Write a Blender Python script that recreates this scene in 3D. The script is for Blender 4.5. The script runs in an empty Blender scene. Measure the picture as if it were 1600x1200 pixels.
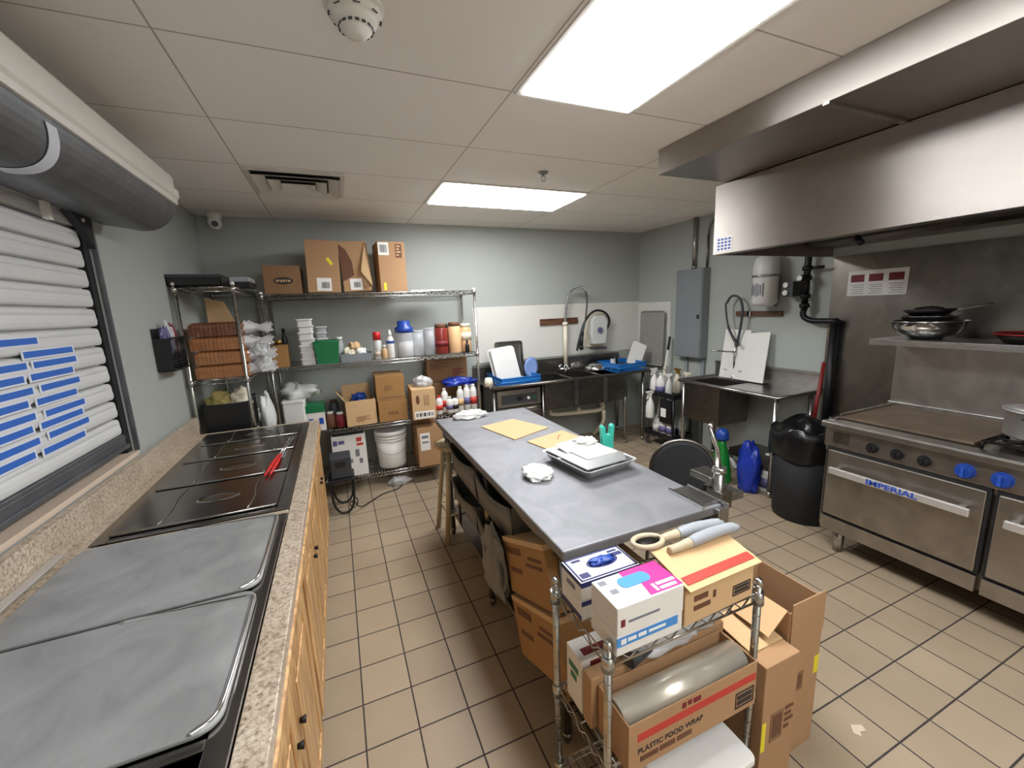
import bpy, math, random
from mathutils import Matrix, Vector, noise
PI = math.pi
sc = bpy.context.scene
COL = sc.collection
random.seed(7)

# ------------------------------------------------------------------ helpers
ROOTM = {}

class MB:
    """collects simple solids and links them as ONE mesh object"""
    def __init__(self):
        self.v = []; self.f = []; self.s = []; self.m = []
        self.mi = 0
    def _add(self, vs, fs, smooth=False):
        o = len(self.v); self.v += [tuple(p) for p in vs]
        for k in fs:
            self.f.append(tuple(o + i for i in k)); self.s.append(smooth); self.m.append(self.mi)
        return self
    def box(self, x0, x1, y0, y1, z0, z1):
        x0, x1 = min(x0, x1), max(x0, x1); y0, y1 = min(y0, y1), max(y0, y1); z0, z1 = min(z0, z1), max(z0, z1)
        vs = [(x0,y0,z0),(x1,y0,z0),(x1,y1,z0),(x0,y1,z0),(x0,y0,z1),(x1,y0,z1),(x1,y1,z1),(x0,y1,z1)]
        return self._add(vs, [(0,3,2,1),(4,5,6,7),(0,1,5,4),(1,2,6,5),(2,3,7,6),(3,0,4,7)])
    def obox(self, c, ax, ay, az):
        """oriented box: centre and three half-axis vectors"""
        c = Vector(c); ax, ay, az = Vector(ax), Vector(ay), Vector(az)
        vs = [c + sx*ax + sy*ay + sz*az for sz in (-1,1) for sx, sy in ((-1,-1),(1,-1),(1,1),(-1,1))]
        return self._add(vs, [(0,3,2,1),(4,5,6,7),(0,1,5,4),(1,2,6,5),(2,3,7,6),(3,0,4,7)])
    def prism(self, poly, lo, hi, axis='z', smooth=False):
        """poly = 2d outline; axis z: (x,y), axis y: (x,z), axis x: (y,z)"""
        n = len(poly)
        def P(a, b, h):
            return (a, b, h) if axis == 'z' else ((a, h, b) if axis == 'y' else (h, a, b))
        vs = [P(a, b, lo) for a, b in poly] + [P(a, b, hi) for a, b in poly]
        self._add(vs, [tuple(range(n))[::-1], tuple(range(n, 2*n))])
        o = len(self.v) - 2*n
        for i in range(n):
            j = (i+1) % n
            self.f.append((o+i, o+j, o+n+j, o+n+i)); self.s.append(smooth); self.m.append(self.mi)
        return self
    def cyl(self, p0, p1, r0, r1=None, n=16, caps=True):
        r1 = r0 if r1 is None else r1
        p0, p1 = Vector(p0), Vector(p1); d = (p1-p0)
        if d.length < 1e-9: return self
        d.normalize(); a = Vector((0,0,1)) if abs(d.z) < .9 else Vector((1,0,0))
        u = d.cross(a).normalized(); w = d.cross(u)
        vs = []
        for p, r in ((p0, r0), (p1, r1)):
            for i in range(n):
                t = 2*PI*i/n; vs.append(p + u*(r*math.cos(t)) + w*(r*math.sin(t)))
        fs = [(i, (i+1) % n, n+(i+1) % n, n+i) for i in range(n)]
        self._add(vs, fs, True)
        if caps:
            o = len(self.v) - 2*n
            self.f.append(tuple(o+i for i in range(n))[::-1]); self.s.append(False); self.m.append(self.mi)
            self.f.append(tuple(o+n+i for i in range(n))); self.s.append(False); self.m.append(self.mi)
        return self
    def tube(self, pts, r, n=8, closed=False, sm=0):
        pts = [Vector(p) for p in pts]
        if sm:
            for _ in range(sm):
                q = [pts[0]] if not closed else []
                m = len(pts)
                for i in range(m if closed else m-1):
                    a, b = pts[i], pts[(i+1) % m]
                    q += [a*.75+b*.25, a*.25+b*.75]
                if not closed: q.append(pts[-1])
                pts = q
        m = len(pts); rr = r if isinstance(r, (list, tuple)) else [r]*m
        if len(rr) != m: rr = [rr[min(len(rr)-1, int(i/(m-1)*(len(rr)-1)+.5))] for i in range(m)]
        T = []
        for i in range(m):
            a = pts[(i-1) % m] if (closed or i) else pts[0]
            b = pts[(i+1) % m] if (closed or i < m-1) else pts[-1]
            T.append((b-a).normalized())
        a = Vector((0,0,1)) if abs(T[0].z) < .9 else Vector((1,0,0))
        u = T[0].cross(a).normalized(); vs = []
        for i in range(m):
            u = (u - T[i]*u.dot(T[i]))
            u = u.normalized() if u.length > 1e-6 else T[i].orthogonal().normalized()
            w = T[i].cross(u)
            for k in range(n):
                t = 2*PI*k/n; vs.append(pts[i] + u*(rr[i]*math.cos(t)) + w*(rr[i]*math.sin(t)))
        fs = []
        for i in range(m if closed else m-1):
            j = (i+1) % m
            for k in range(n):
                l = (k+1) % n; fs.append((i*n+k, i*n+l, j*n+l, j*n+k))
        self._add(vs, fs, True)
        if not closed:
            o = len(self.v) - m*n
            self.f.append(tuple(o+k for k in range(n))[::-1]); self.s.append(False); self.m.append(self.mi)
            self.f.append(tuple(o+(m-1)*n+k for k in range(n))); self.s.append(False); self.m.append(self.mi)
        return self
    def lathe(self, prof, c=(0,0,0), n=28, sx=1, sy=1):
        """prof: (r,z) list; r=0 ends close the shape"""
        vs = []; rows = []
        for r, z in prof:
            if r < 1e-6:
                rows.append([len(vs)]); vs.append((c[0], c[1], c[2]+z))
            else:
                rows.append(list(range(len(vs), len(vs)+n)))
                for k in range(n):
                    t = 2*PI*k/n; vs.append((c[0]+sx*r*math.cos(t), c[1]+sy*r*math.sin(t), c[2]+z))
        fs = []
        for a, b in zip(rows, rows[1:]):
            if len(a) == 1 and len(b) == 1: continue
            for k in range(n):
                l = (k+1) % n
                if len(a) == 1: fs.append((a[0], b[l], b[k]))
                elif len(b) == 1: fs.append((a[k], a[l], b[0]))
                else: fs.append((a[k], a[l], b[l], b[k]))
        return self._add(vs, fs, True)
    def blob(self, c, rx, ry, rz, seed=0, amp=.25, fr=2.2, nu=28, nv=16, flat=True):
        vs = []; off = Vector((seed*7.3, seed*3.1, seed*5.7))
        for j in range(nv+1):
            ph = -PI/2 + PI*j/nv
            for i in range(nu):
                th = 2*PI*i/nu
                d = Vector((math.cos(ph)*math.cos(th), math.cos(ph)*math.sin(th), math.sin(ph)))
                k = 1 + amp*noise.noise(d*fr+off) + amp*.5*noise.noise(d*fr*2.7+off)
                x, y, z = d.x*rx*k, d.y*ry*k, d.z*rz*k
                if flat: z = max(z, -rz*.55)
                vs.append((c[0]+x, c[1]+y, c[2]+z+(rz*.55 if flat else 0)))
        fs = []
        for j in range(nv):
            for i in range(nu):
                l = (i+1) % nu; fs.append((j*nu+i, j*nu+l, (j+1)*nu+l, (j+1)*nu+i))
        return self._add(vs, fs, True)
    def sheet(self, fn, nu, nv, th=.002):
        """closed thin sheet: fn(u,v)->(point, normal)"""
        top = []; bot = []
        for j in range(nv+1):
            for i in range(nu+1):
                p, nn = fn(i/nu, j/nv); p = Vector(p); nn = Vector(nn)
                top.append(p+nn*th/2); bot.append(p-nn*th/2)
        N = len(top); W = nu+1; fs = []
        for j in range(nv):
            for i in range(nu):
                a = j*W+i; fs.append((a, a+1, a+1+W, a+W)); fs.append((N+a, N+a+W, N+a+1+W, N+a+1))
        for i in range(nu):
            fs.append((i, N+i, N+i+1, i+1)); a = nv*W+i; fs.append((a, a+1, N+a+1, N+a))
        for j in range(nv):
            a = j*W; fs.append((a, a+W, N+a+W, N+a)); a = j*W+nu; fs.append((a, N+a, N+a+W, a+W))
        return self._add(top+bot, fs, True)
    def build(self, name, mat, parent=None, bevel=0, world=True, sub=0, seg=2, pivot=None):
        me = bpy.data.meshes.new(name)
        vs = [Vector(p) for p in self.v]
        loc = Vector((0,0,0)); M = None
        if parent is not None:
            M = ROOTM[parent.name]
            if world:
                Mi = M.inverted(); vs = [Mi @ p for p in vs]
        elif pivot != 'origin':
            xs = [p.x for p in vs]; ys = [p.y for p in vs]; zs = [p.z for p in vs]
            loc = Vector(((min(xs)+max(xs))/2, (min(ys)+max(ys))/2, min(zs)))
            vs = [p-loc for p in vs]
        me.from_pydata([tuple(p) for p in vs], [], self.f)
        for i, p in enumerate(me.polygons):
            p.use_smooth = self.s[i]; p.material_index = self.m[i]
        mats = mat if isinstance(mat, (list, tuple)) else [mat]
        for mm in mats: me.materials.append(mm)
        import bmesh
        bm = bmesh.new(); bm.from_mesh(me); bmesh.ops.recalc_face_normals(bm, faces=bm.faces); bm.to_mesh(me); bm.free()
        me.update()
        o = bpy.data.objects.new(name, me); COL.objects.link(o)
        if parent is not None:
            o.parent = parent; ROOTM[o.name] = M
        else:
            o.location = loc; ROOTM[o.name] = Matrix.Translation(loc)
        if bevel:
            b = o.modifiers.new('bevel', 'BEVEL'); b.width = bevel; b.segments = seg; b.limit_method = 'ANGLE'; b.angle_limit = math.radians(50)
        if sub:
            b = o.modifiers.new('subsurf', 'SUBSURF'); b.levels = sub; b.render_levels = sub
        return o

def tag(o, label, cat, group=None, kind=None):
    if label: o['label'] = label
    if cat: o['category'] = cat
    if group: o['group'] = group
    if kind: o['kind'] = kind
    return o

def thing(name, label, cat, loc=(0,0,0), rz=0, group=None, rot=None):
    o = bpy.data.objects.new(name, None); COL.objects.link(o)
    o.empty_display_size = .05
    o.location = loc
    e = rot if rot else (0, 0, rz)
    o.rotation_euler = e
    from mathutils import Euler
    ROOTM[o.name] = Matrix.Translation(Vector(loc)) @ Euler(e).to_matrix().to_4x4()
    return tag(o, label, cat, group)

def kids(o): return [c for c in bpy.data.objects if c.parent == o]

def copy_tree(o, loc, rz, label, group=None, parent=None):
    c = o.copy(); COL.objects.link(c)
    if parent is not None: c.parent = parent
    else:
        c.location = loc
        c.rotation_euler = (0, 0, rz); c['label'] = label
        if group: c['group'] = group
    for ch in kids(o): copy_tree(ch, None, None, None, None, c)
    return c

def struct(name, mb, mat, bevel=0):
    o = mb.build(name, mat, bevel=bevel, pivot='origin'); o['kind'] = 'structure'; return o

# ------------------------------------------------------------------ materials
def newmat(name):
    m = bpy.data.materials.new(name); m.use_nodes = True
    nt = m.node_tree; b = nt.nodes['Principled BSDF']
    return m, nt, b

def srgb(r, g, b):
    f = lambda c: ((c/255+.055)/1.055)**2.4 if c/255 > .04045 else c/255/12.92
    return (f(r), f(g), f(b), 1)

def plain(name, c, rough=.5, metal=0, var=.0, scale=8, bump=0, bscale=40, spec=None, coat=0, trans=0, alpha=1, stretch=None):
    m, nt, b = newmat(name)
    c = srgb(*c)
    b.inputs['Roughness'].default_value = rough; b.inputs['Metallic'].default_value = metal
    if coat: b.inputs['Coat Weight'].default_value = coat
    if trans: b.inputs['Transmission Weight'].default_value = trans
    if alpha < 1: b.inputs['Alpha'].default_value = alpha
    if spec is not None: b.inputs['Specular IOR Level'].default_value = spec
    tc = nt.nodes.new('ShaderNodeTexCoord'); mp = nt.nodes.new('ShaderNodeMapping')
    nt.links.new(tc.outputs['Object'], mp.inputs['Vector'])
    if stretch: mp.inputs['Scale'].default_value = stretch
    n = nt.nodes.new('ShaderNodeTexNoise'); n.inputs['Scale'].default_value = scale; n.inputs['Detail'].default_value = 5
    nt.links.new(mp.outputs['Vector'], n.inputs['Vector'])
    v = max(var, .03)
    mx = nt.nodes.new('ShaderNodeMixRGB'); mx.inputs['Color1'].default_value = tuple(x*(1-v) for x in c[:3])+(1,)
    mx.inputs['Color2'].default_value = tuple(min(1, x*(1+v)) for x in c[:3])+(1,)
    nt.links.new(n.outputs['Fac'], mx.inputs['Fac']); nt.links.new(mx.outputs['Color'], b.inputs['Base Color'])
    if bump:
        n2 = nt.nodes.new('ShaderNodeTexNoise'); n2.inputs['Scale'].default_value = bscale; n2.inputs['Detail'].default_value = 3
        nt.links.new(mp.outputs['Vector'], n2.inputs['Vector'])
        bp = nt.nodes.new('ShaderNodeBump'); bp.inputs['Strength'].default_value = bump; bp.inputs['Distance'].default_value = .01
        nt.links.new(n2.outputs['Fac'], bp.inputs['Height']); nt.links.new(bp.outputs['Normal'], b.inputs['Normal'])
    return m

def steel(name, c, rough, rvar=.1, stretch=(3, 3, 60), scale=4, smudge=.15, metal=1, aniso=0, arot=0):
    m, nt, b = newmat(name)
    if aniso:
        b.inputs['Anisotropic'].default_value = aniso; b.inputs['Anisotropic Rotation'].default_value = arot
        tg = nt.nodes.new('ShaderNodeTangent'); tg.direction_type = 'RADIAL'; tg.axis = 'Z'; nt.links.new(tg.outputs[0], b.inputs['Tangent'])
    b.inputs['Metallic'].default_value = metal
    tc = nt.nodes.new('ShaderNodeTexCoord'); mp = nt.nodes.new('ShaderNodeMapping'); mp.inputs['Scale'].default_value = stretch
    nt.links.new(tc.outputs['Object'], mp.inputs['Vector'])
    n = nt.nodes.new('ShaderNodeTexNoise'); n.inputs['Scale'].default_value = scale; n.inputs['Detail'].default_value = 6
    nt.links.new(mp.outputs['Vector'], n.inputs['Vector'])
    n2 = nt.nodes.new('ShaderNodeTexNoise'); n2.inputs['Scale'].default_value = 5; n2.inputs['Detail'].default_value = 8; n2.inputs['Distortion'].default_value = 1.2
    nt.links.new(tc.outputs['Object'], n2.inputs['Vector'])
    mr = nt.nodes.new('ShaderNodeMapRange'); mr.inputs['To Min'].default_value = max(.03, rough-rvar); mr.inputs['To Max'].default_value = rough+rvar
    nt.links.new(n.outputs['Fac'], mr.inputs['Value']); nt.links.new(mr.outputs['Result'], b.inputs['Roughness'])
    cr = nt.nodes.new('ShaderNodeMapRange'); cr.inputs['From Min'].default_value = .3; cr.inputs['From Max'].default_value = .7
    nt.links.new(n2.outputs['Fac'], cr.inputs['Value'])
    mx = nt.nodes.new('ShaderNodeMixRGB'); c = srgb(*c)
    mx.inputs['Color1'].default_value = tuple(x*(1-smudge) for x in c[:3])+(1,); mx.inputs['Color2'].default_value = tuple(min(1, x*(1+smudge)) for x in c[:3])+(1,)
    nt.links.new(cr.outputs['Result'], mx.inputs['Fac']); nt.links.new(mx.outputs['Color'], b.inputs['Base Color'])
    return m

def math_node(nt, op, a, b=None, c=None):
    n = nt.nodes.new('ShaderNodeMath'); n.operation = op
    for i, x in enumerate((a, b, c)):
        if x is None: continue
        if isinstance(x, (int, float)): n.inputs[i].default_value = x
        else: nt.links.new(x, n.inputs[i])
    return n.outputs[0]

def line_dist(nt, coord, off, pitch):
    """distance in metres to the nearest grid line"""
    a = math_node(nt, 'SUBTRACT', coord, off); a = math_node(nt, 'DIVIDE', a, pitch)
    a = math_node(nt, 'FRACT', a); a = math_node(nt, 'SUBTRACT', a, .5); a = math_node(nt, 'ABSOLUTE', a)
    a = math_node(nt, 'SUBTRACT', .5, a); return math_node(nt, 'MULTIPLY', a, pitch)

def floor_mat():
    m, nt, b = newmat('floor_tiles')
    tc = nt.nodes.new('ShaderNodeTexCoord'); sp = nt.nodes.new('ShaderNodeSeparateXYZ'); nt.links.new(tc.outputs['Object'], sp.inputs[0])
    dx = line_dist(nt, sp.outputs[0], -.068, .21); dy = line_dist(nt, sp.outputs[1], .853, .21)
    d = math_node(nt, 'MINIMUM', dx, dy)
    nz = nt.nodes.new('ShaderNodeTexNoise'); nz.inputs['Scale'].default_value = 60
    nt.links.new(tc.outputs['Object'], nz.inputs['Vector'])
    d = math_node(nt, 'ADD', d, math_node(nt, 'MULTIPLY', math_node(nt, 'SUBTRACT', nz.outputs['Fac'], .5), .0016))
    g = nt.nodes.new('ShaderNodeMapRange'); g.inputs['From Min'].default_value = .0022; g.inputs['From Max'].default_value = .0042
    nt.links.new(d, g.inputs['Value'])
    # per tile tone
    ix = math_node(nt, 'FLOOR', math_node(nt, 'DIVIDE', math_node(nt, 'SUBTRACT', sp.outputs[0], -.068), .21))
    iy = math_node(nt, 'FLOOR', math_node(nt, 'DIVIDE', math_node(nt, 'SUBTRACT', sp.outputs[1], .853), .21))
    cb = nt.nodes.new('ShaderNodeCombineXYZ'); nt.links.new(ix, cb.inputs[0]); nt.links.new(iy, cb.inputs[1])
    wn = nt.nodes.new('ShaderNodeTexWhiteNoise'); wn.noise_dimensions = '3D'; nt.links.new(cb.outputs[0], wn.inputs['Vector'])
    n1 = nt.nodes.new('ShaderNodeTexNoise'); n1.inputs['Scale'].default_value = 3; n1.inputs['Detail'].default_value = 8
    nt.links.new(tc.outputs['Object'], n1.inputs['Vector'])
    f = math_node(nt, 'ADD', math_node(nt, 'MULTIPLY', wn.outputs['Value'], .35), math_node(nt, 'MULTIPLY', n1.outputs['Fac'], .65))
    t = nt.nodes.new('ShaderNodeMixRGB'); t.inputs['Color1'].default_value = srgb(141, 124, 103); t.inputs['Color2'].default_value = srgb(174, 156, 131)
    nt.links.new(f, t.inputs['Fac'])
    mx = nt.nodes.new('ShaderNodeMixRGB'); mx.inputs['Color1'].default_value = srgb(52, 44, 44)
    nt.links.new(g.outputs['Result'], mx.inputs['Fac']); nt.links.new(t.outputs['Color'], mx.inputs['Color2'])
    nt.links.new(mx.outputs['Color'], b.inputs['Base Color'])
    rg = nt.nodes.new('ShaderNodeMapRange'); rg.inputs['To Min'].default_value = .85; rg.inputs['To Max'].default_value = .42
    nt.links.new(g.outputs['Result'], rg.inputs['Value']); nt.links.new(rg.outputs['Result'], b.inputs['Roughness'])
    bp = nt.nodes.new('ShaderNodeBump'); bp.inputs['Strength'].default_value = .5; bp.inputs['Distance'].default_value = .002
    nt.links.new(g.outputs['Result'], bp.inputs['Height']); nt.links.new(bp.outputs['Normal'], b.inputs['Normal'])
    return m

def ceil_mat():
    m, nt, b = newmat('ceiling_tiles')
    tc = nt.nodes.new('ShaderNodeTexCoord'); sp = nt.nodes.new('ShaderNodeSeparateXYZ'); nt.links.new(tc.outputs['Object'], sp.inputs[0])
    dx = line_dist(nt, sp.outputs[0], .79, 1.22); dy = line_dist(nt, sp.outputs[1], 1.77, .637)
    d = math_node(nt, 'MINIMUM', dx, dy)
    # thin shadow line along the grid bars, painted into the tile colour
    e = math_node(nt, 'ABSOLUTE', math_node(nt, 'SUBTRACT', d, .0012))
    g = nt.nodes.new('ShaderNodeMapRange'); g.inputs['From Min'].default_value = .0008; g.inputs['From Max'].default_value = .0036
    nt.links.new(e, g.inputs['Value'])
    n1 = nt.nodes.new('ShaderNodeTexNoise'); n1.inputs['Scale'].default_value = 2.2; n1.inputs['Detail'].default_value = 6
    nt.links.new(tc.outputs['Object'], n1.inputs['Vector'])
    t = nt.nodes.new('ShaderNodeMixRGB'); t.inputs['Color1'].default_value = srgb(236, 232, 226); t.inputs['Color2'].default_value = srgb(244, 240, 234)
    nt.links.new(n1.outputs['Fac'], t.inputs['Fac'])
    mx = nt.nodes.new('ShaderNodeMixRGB'); mx.inputs['Color1'].default_value = srgb(176, 166, 156)
    nt.links.new(g.outputs['Result'], mx.inputs['Fac']); nt.links.new(t.outputs['Color'], mx.inputs['Color2'])
    nt.links.new(mx.outputs['Color'], b.inputs['Base Color']); b.inputs['Roughness'].default_value = .8
    n2 = nt.nodes.new('ShaderNodeTexNoise'); n2.inputs['Scale'].default_value = 140
    nt.links.new(tc.outputs['Object'], n2.inputs['Vector'])
    bp = nt.nodes.new('ShaderNodeBump'); bp.inputs['Strength'].default_value = .12; bp.inputs['Distance'].default_value = .003
    nt.links.new(n2.outputs['Fac'], bp.inputs['Height']); nt.links.new(bp.outputs['Normal'], b.inputs['Normal'])
    return m

def granite_mat():
    m, nt, b = newmat('granite_laminate')
    tc = nt.nodes.new('ShaderNodeTexCoord')
    n1 = nt.nodes.new('ShaderNodeTexNoise'); n1.inputs['Scale'].default_value = 90; n1.inputs['Detail'].default_value = 6; n1.inputs['Roughness'].default_value = .75
    n2 = nt.nodes.new('ShaderNodeTexNoise'); n2.inputs['Scale'].default_value = 9; n2.inputs['Detail'].default_value = 4
    for n in (n1, n2): nt.links.new(tc.outputs['Object'], n.inputs['Vector'])
    r = nt.nodes.new('ShaderNodeValToRGB'); e = r.color_ramp.elements
    e[0].position = .34; e[0].color = srgb(112, 94, 78); e[1].position = .66; e[1].color = srgb(228, 218, 202)
    k = r.color_ramp.elements.new(.5); k.color = srgb(198, 184, 164)
    nt.links.new(n1.outputs['Fac'], r.inputs['Fac'])
    mx = nt.nodes.new('ShaderNodeMixRGB'); mx.blend_type = 'MULTIPLY'; mx.inputs['Fac'].default_value = .5
    r2 = nt.nodes.new('ShaderNodeValToRGB'); r2.color_ramp.elements[0].position = .35; r2.color_ramp.elements[0].color = srgb(176, 160, 140); r2.color_ramp.elements[1].color = (1,1,1,1)
    nt.links.new(n2.outputs['Fac'], r2.inputs['Fac'])
    nt.links.new(r.outputs['Color'], mx.inputs['Color1']); nt.links.new(r2.outputs['Color'], mx.inputs['Color2'])
    nt.links.new(mx.outputs['Color'], b.inputs['Base Color']); b.inputs['Roughness'].default_value = .35
    return m

def wood_mat(name, c0, c1, stretch, rough=.4, scale=3):
    m, nt, b = newmat(name)
    tc = nt.nodes.new('ShaderNodeTexCoord'); mp = nt.nodes.new('ShaderNodeMapping'); mp.inputs['Scale'].default_value = stretch
    nt.links.new(tc.outputs['Object'], mp.inputs['Vector'])
    n = nt.nodes.new('ShaderNodeTexNoise'); n.inputs['Scale'].default_value = scale; n.inputs['Detail'].default_value = 8; n.inputs['Distortion'].default_value = .8
    nt.links.new(mp.outputs['Vector'], n.inputs['Vector'])
    r = nt.nodes.new('ShaderNodeValToRGB'); e = r.color_ramp.elements
    e[0].position = .35; e[0].color = srgb(*c0); e[1].position = .62; e[1].color = srgb(*c1)
    nt.links.new(n.outputs['Fac'], r.inputs['Fac']); nt.links.new(r.outputs['Color'], b.inputs['Base Color'])
    b.inputs['Roughness'].default_value = rough
    return m

def emit(name, c, s):
    m, nt, b = newmat(name)
    b.inputs['Base Color'].default_value = (.9, .9, .9, 1)
    b.inputs['Emission Color'].default_value = c; b.inputs['Emission Strength'].default_value = s
    return m

M = {}
M['floor'] = floor_mat(); M['ceil'] = ceil_mat(); M['granite'] = granite_mat()
M['wall'] = plain('sage_grey_paint', (165, 169, 163), .5, var=.03, scale=3, bump=.03, bscale=120)
M['wall_white'] = plain('white_wall_panel', (214, 212, 204), .35, var=.04, scale=4)
M['oak'] = wood_mat('golden_oak', (158, 114, 68), (212, 170, 114), (6, 6, .8), .38, 4)
M['dark_wood'] = wood_mat('brown_wood_strip', (70, 44, 30), (112, 74, 50), (1, 1, 14), .5)
M['cream_wood'] = wood_mat('pale_beech', (176, 156, 118), (208, 192, 156), (8, 8, 1), .45)
M['sill'] = plain('pale_wood_sill', (206, 186, 166), .5, var=.08)
M['steel'] = steel('stainless_steel', (172, 170, 166), .3)
M['steel_table'] = steel('worktable_steel', (141, 141, 144), .60, .08, (8, 8, 8), 5, .12, .85)
M['steel_dark'] = steel('grubby_stainless', (130, 126, 118), .33, .1, (3, 50, 3), 4, .18)
M['steel_range'] = steel('range_stainless', (170, 165, 158), .36, .08, (3, 3, 50), 4, .16)
M['steel_hood'] = steel('hood_stainless', (164, 157, 150), .38, .04, (2, 2, 70), 3, .04, 1, .85, .25)
M['handle'] = steel('bright_handle_steel', (214, 210, 206), .42, .06, (3, 3, 30), 4, .05, .7)
M['steel_sink'] = steel('sink_stainless', (118, 114, 108), .36, .1, (6, 6, 6), 4, .2)
M['steel_lid'] = steel('scratched_lid_steel', (172, 173, 172), .55, .12, (22, 5, 5), 4, .2, .6)
M['steel_well'] = steel('polished_well_steel', (150, 146, 142), .24, .06, (4, 4, 4), 4, .08)
M['chrome'] = steel('chrome_wire', (188, 186, 180), .22, .05, (4, 4, 4), 4, .08)
M['chrome_bright'] = steel('bright_chrome', (225, 225, 225), .1, .03, (4, 4, 4), 4, .03)
M['black_steel'] = plain('blackened_steel', (34, 31, 30), .45, .6, var=.2)
M['griddle'] = plain('seasoned_griddle_plate', (112, 95, 78), .6, .4, var=.5, scale=7)
M['black'] = plain('black_plastic', (24, 24, 26), .4)
M['black_matte'] = plain('black_matte', (18, 18, 19), .7)
M['black_pipe'] = plain('black_iron_pipe', (22, 21, 22), .45, .3)
M['grey_dark'] = plain('dark_grey_plastic', (58, 60, 64), .5)
M['grey_panel'] = plain('grey_painted_metal', (122, 126, 130), .45, var=.03)
M['grey_bin'] = plain('grey_bin_plastic', (118, 114, 106), .5, var=.06)
M['grey_grip'] = plain('grey_grip_rubber', (146, 150, 154), .5, var=.05)
M['tan_rubber'] = plain('tan_rubber', (176, 162, 136), .55, var=.1)
M['white'] = plain('white_plastic', (226, 224, 218), .4, var=.02)
M['white_warm'] = plain('cream_plastic', (222, 212, 190), .45, var=.04)
M['white_metal'] = plain('white_painted_metal', (222, 219, 210), .4, var=.03)
M['slat'] = plain('white_shutter_slats', (204, 204, 202), .42, .0, var=.07, scale=7)
M['shutter_grey'] = steel('galvanised_cover', (122, 124, 128), .45, .1, (2, 40, 2), 4, .12, .8)
M['blue_tape'] = plain('blue_painters_tape', (44, 98, 184), .6, var=.12, scale=30)
M['tape_back'] = plain('white_paper_tape', (210, 213, 220), .6)
M['diffuser'] = emit('light_diffuser', (.95, .97, 1, 1), 15)
M['card'] = plain('brown_cardboard', (172, 134, 97), .8, var=.08, scale=5)
M['card_light'] = plain('light_cardboard', (204, 168, 124), .8, var=.06, scale=5)
M['card_dark'] = plain('dark_cardboard', (136, 102, 70), .8, var=.1, scale=5)
M['card_ochre'] = plain('ochre_cardboard', (160, 118, 68), .75, var=.08, scale=5)
M['card_in'] = plain('carton_inside', (150, 112, 74), .85, var=.06)
M['card_white'] = plain('white_carton', (226, 222, 214), .6, var=.04, scale=6)
M['paper'] = plain('white_paper', (235, 233, 228), .7, var=.02)
M['ink'] = plain('dark_print', (48, 40, 38), .7)
M['ink_brown'] = plain('brown_print', (104, 66, 44), .7)
M['ink_red'] = plain('red_print', (190, 58, 46), .6)
M['ink_maroon'] = plain('maroon_print', (116, 24, 34), .6)
M['ink_blue'] = plain('blue_print', (32, 74, 168), .5)
M['navy'] = plain('navy_print', (30, 34, 92), .5)
M['sky'] = plain('sky_blue_print', (66, 138, 204), .5)
M['magenta'] = plain('magenta_print', (214, 34, 128), .5)
M['yellow'] = plain('yellow_tape', (232, 214, 40), .5)
M['grey_print'] = plain('grey_print', (120, 120, 128), .6)
M['blue'] = plain('blue_rack_plastic', (24, 104, 178), .4, var=.08)
M['blue_bag'] = plain('blue_plastic_film', (24, 50, 150), .3, var=.25, scale=14, bump=.5, bscale=26)
M['blue_deep'] = plain('blue_cap_plastic', (30, 66, 150), .35)
M['blue_pale'] = plain('pale_blue_plastic', (112, 136, 184), .4)
M['green'] = plain('green_plastic', (18, 112, 66), .4, var=.05)
M['green_liquid'] = plain('green_bottle_plastic', (24, 122, 44), .25, var=.15)
M['teal'] = plain('teal_plastic', (56, 172, 152), .4, var=.05)
M['red'] = plain('red_plastic', (196, 36, 36), .4)
M['red_dark'] = plain('dark_red_paint', (118, 22, 22), .45)
M['coral'] = plain('coral_red_plastic', (222, 84, 74), .45)
M['orange_jar'] = plain('orange_sauce', (226, 184, 138), .35, var=.06)
M['red_jar'] = plain('red_sauce', (126, 44, 36), .3, var=.1)
M['purple'] = plain('purple_label', (98, 94, 138), .45)
M['bread'] = plain('brown_bread_crust', (164, 108, 64), .5, var=.3, scale=14, bump=.8, bscale=16, coat=.7)
M['bread_dark'] = plain('dark_bread_crust', (116, 68, 42), .5, var=.35, scale=16, bump=.9, bscale=16, coat=.7)
M['towel'] = plain('crumpled_white_paper', (228, 226, 222), .75, var=.05, bump=.6, bscale=30)
M['foil'] = steel('aluminium_foil', (205, 205, 205), .42, .08, (20, 20, 20), 4, .05)
M['trash'] = plain('black_bin_bag', (16, 16, 17), .28, bump=.5, bscale=18)
M['milky'] = plain('milky_plastic', (208, 208, 204), .4, var=.06)
M['clear'] = plain('clear_plastic', (225, 228, 232), .12, alpha=.38)
M['film'] = plain('clear_film', (226, 226, 226), .16, alpha=.6, bump=.7, bscale=30)
M['roll'] = plain('film_roll', (226, 220, 204), .24, .55, var=.06, stretch=(1, 14, 14))
M['glove'] = plain('yellowish_bag', (172, 158, 96), .6, var=.15)
M['worn_tray'] = plain('worn_grey_tray', (158, 156, 150), .5, .3, var=.12, scale=14)
M['vent'] = plain('vent_enamel', (214, 209, 201), .5)
M['lens'] = plain('dark_lens', (10, 10, 12), .1)
M['brass'] = plain('brass_fitting', (168, 132, 62), .3, .8)
M['grout_dark'] = plain('dark_gap', (20, 18, 18), .8)
M['cloth_black'] = plain('black_chair_fabric', (30, 30, 33), .75, var=.1, bump=.15, bscale=200)

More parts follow.
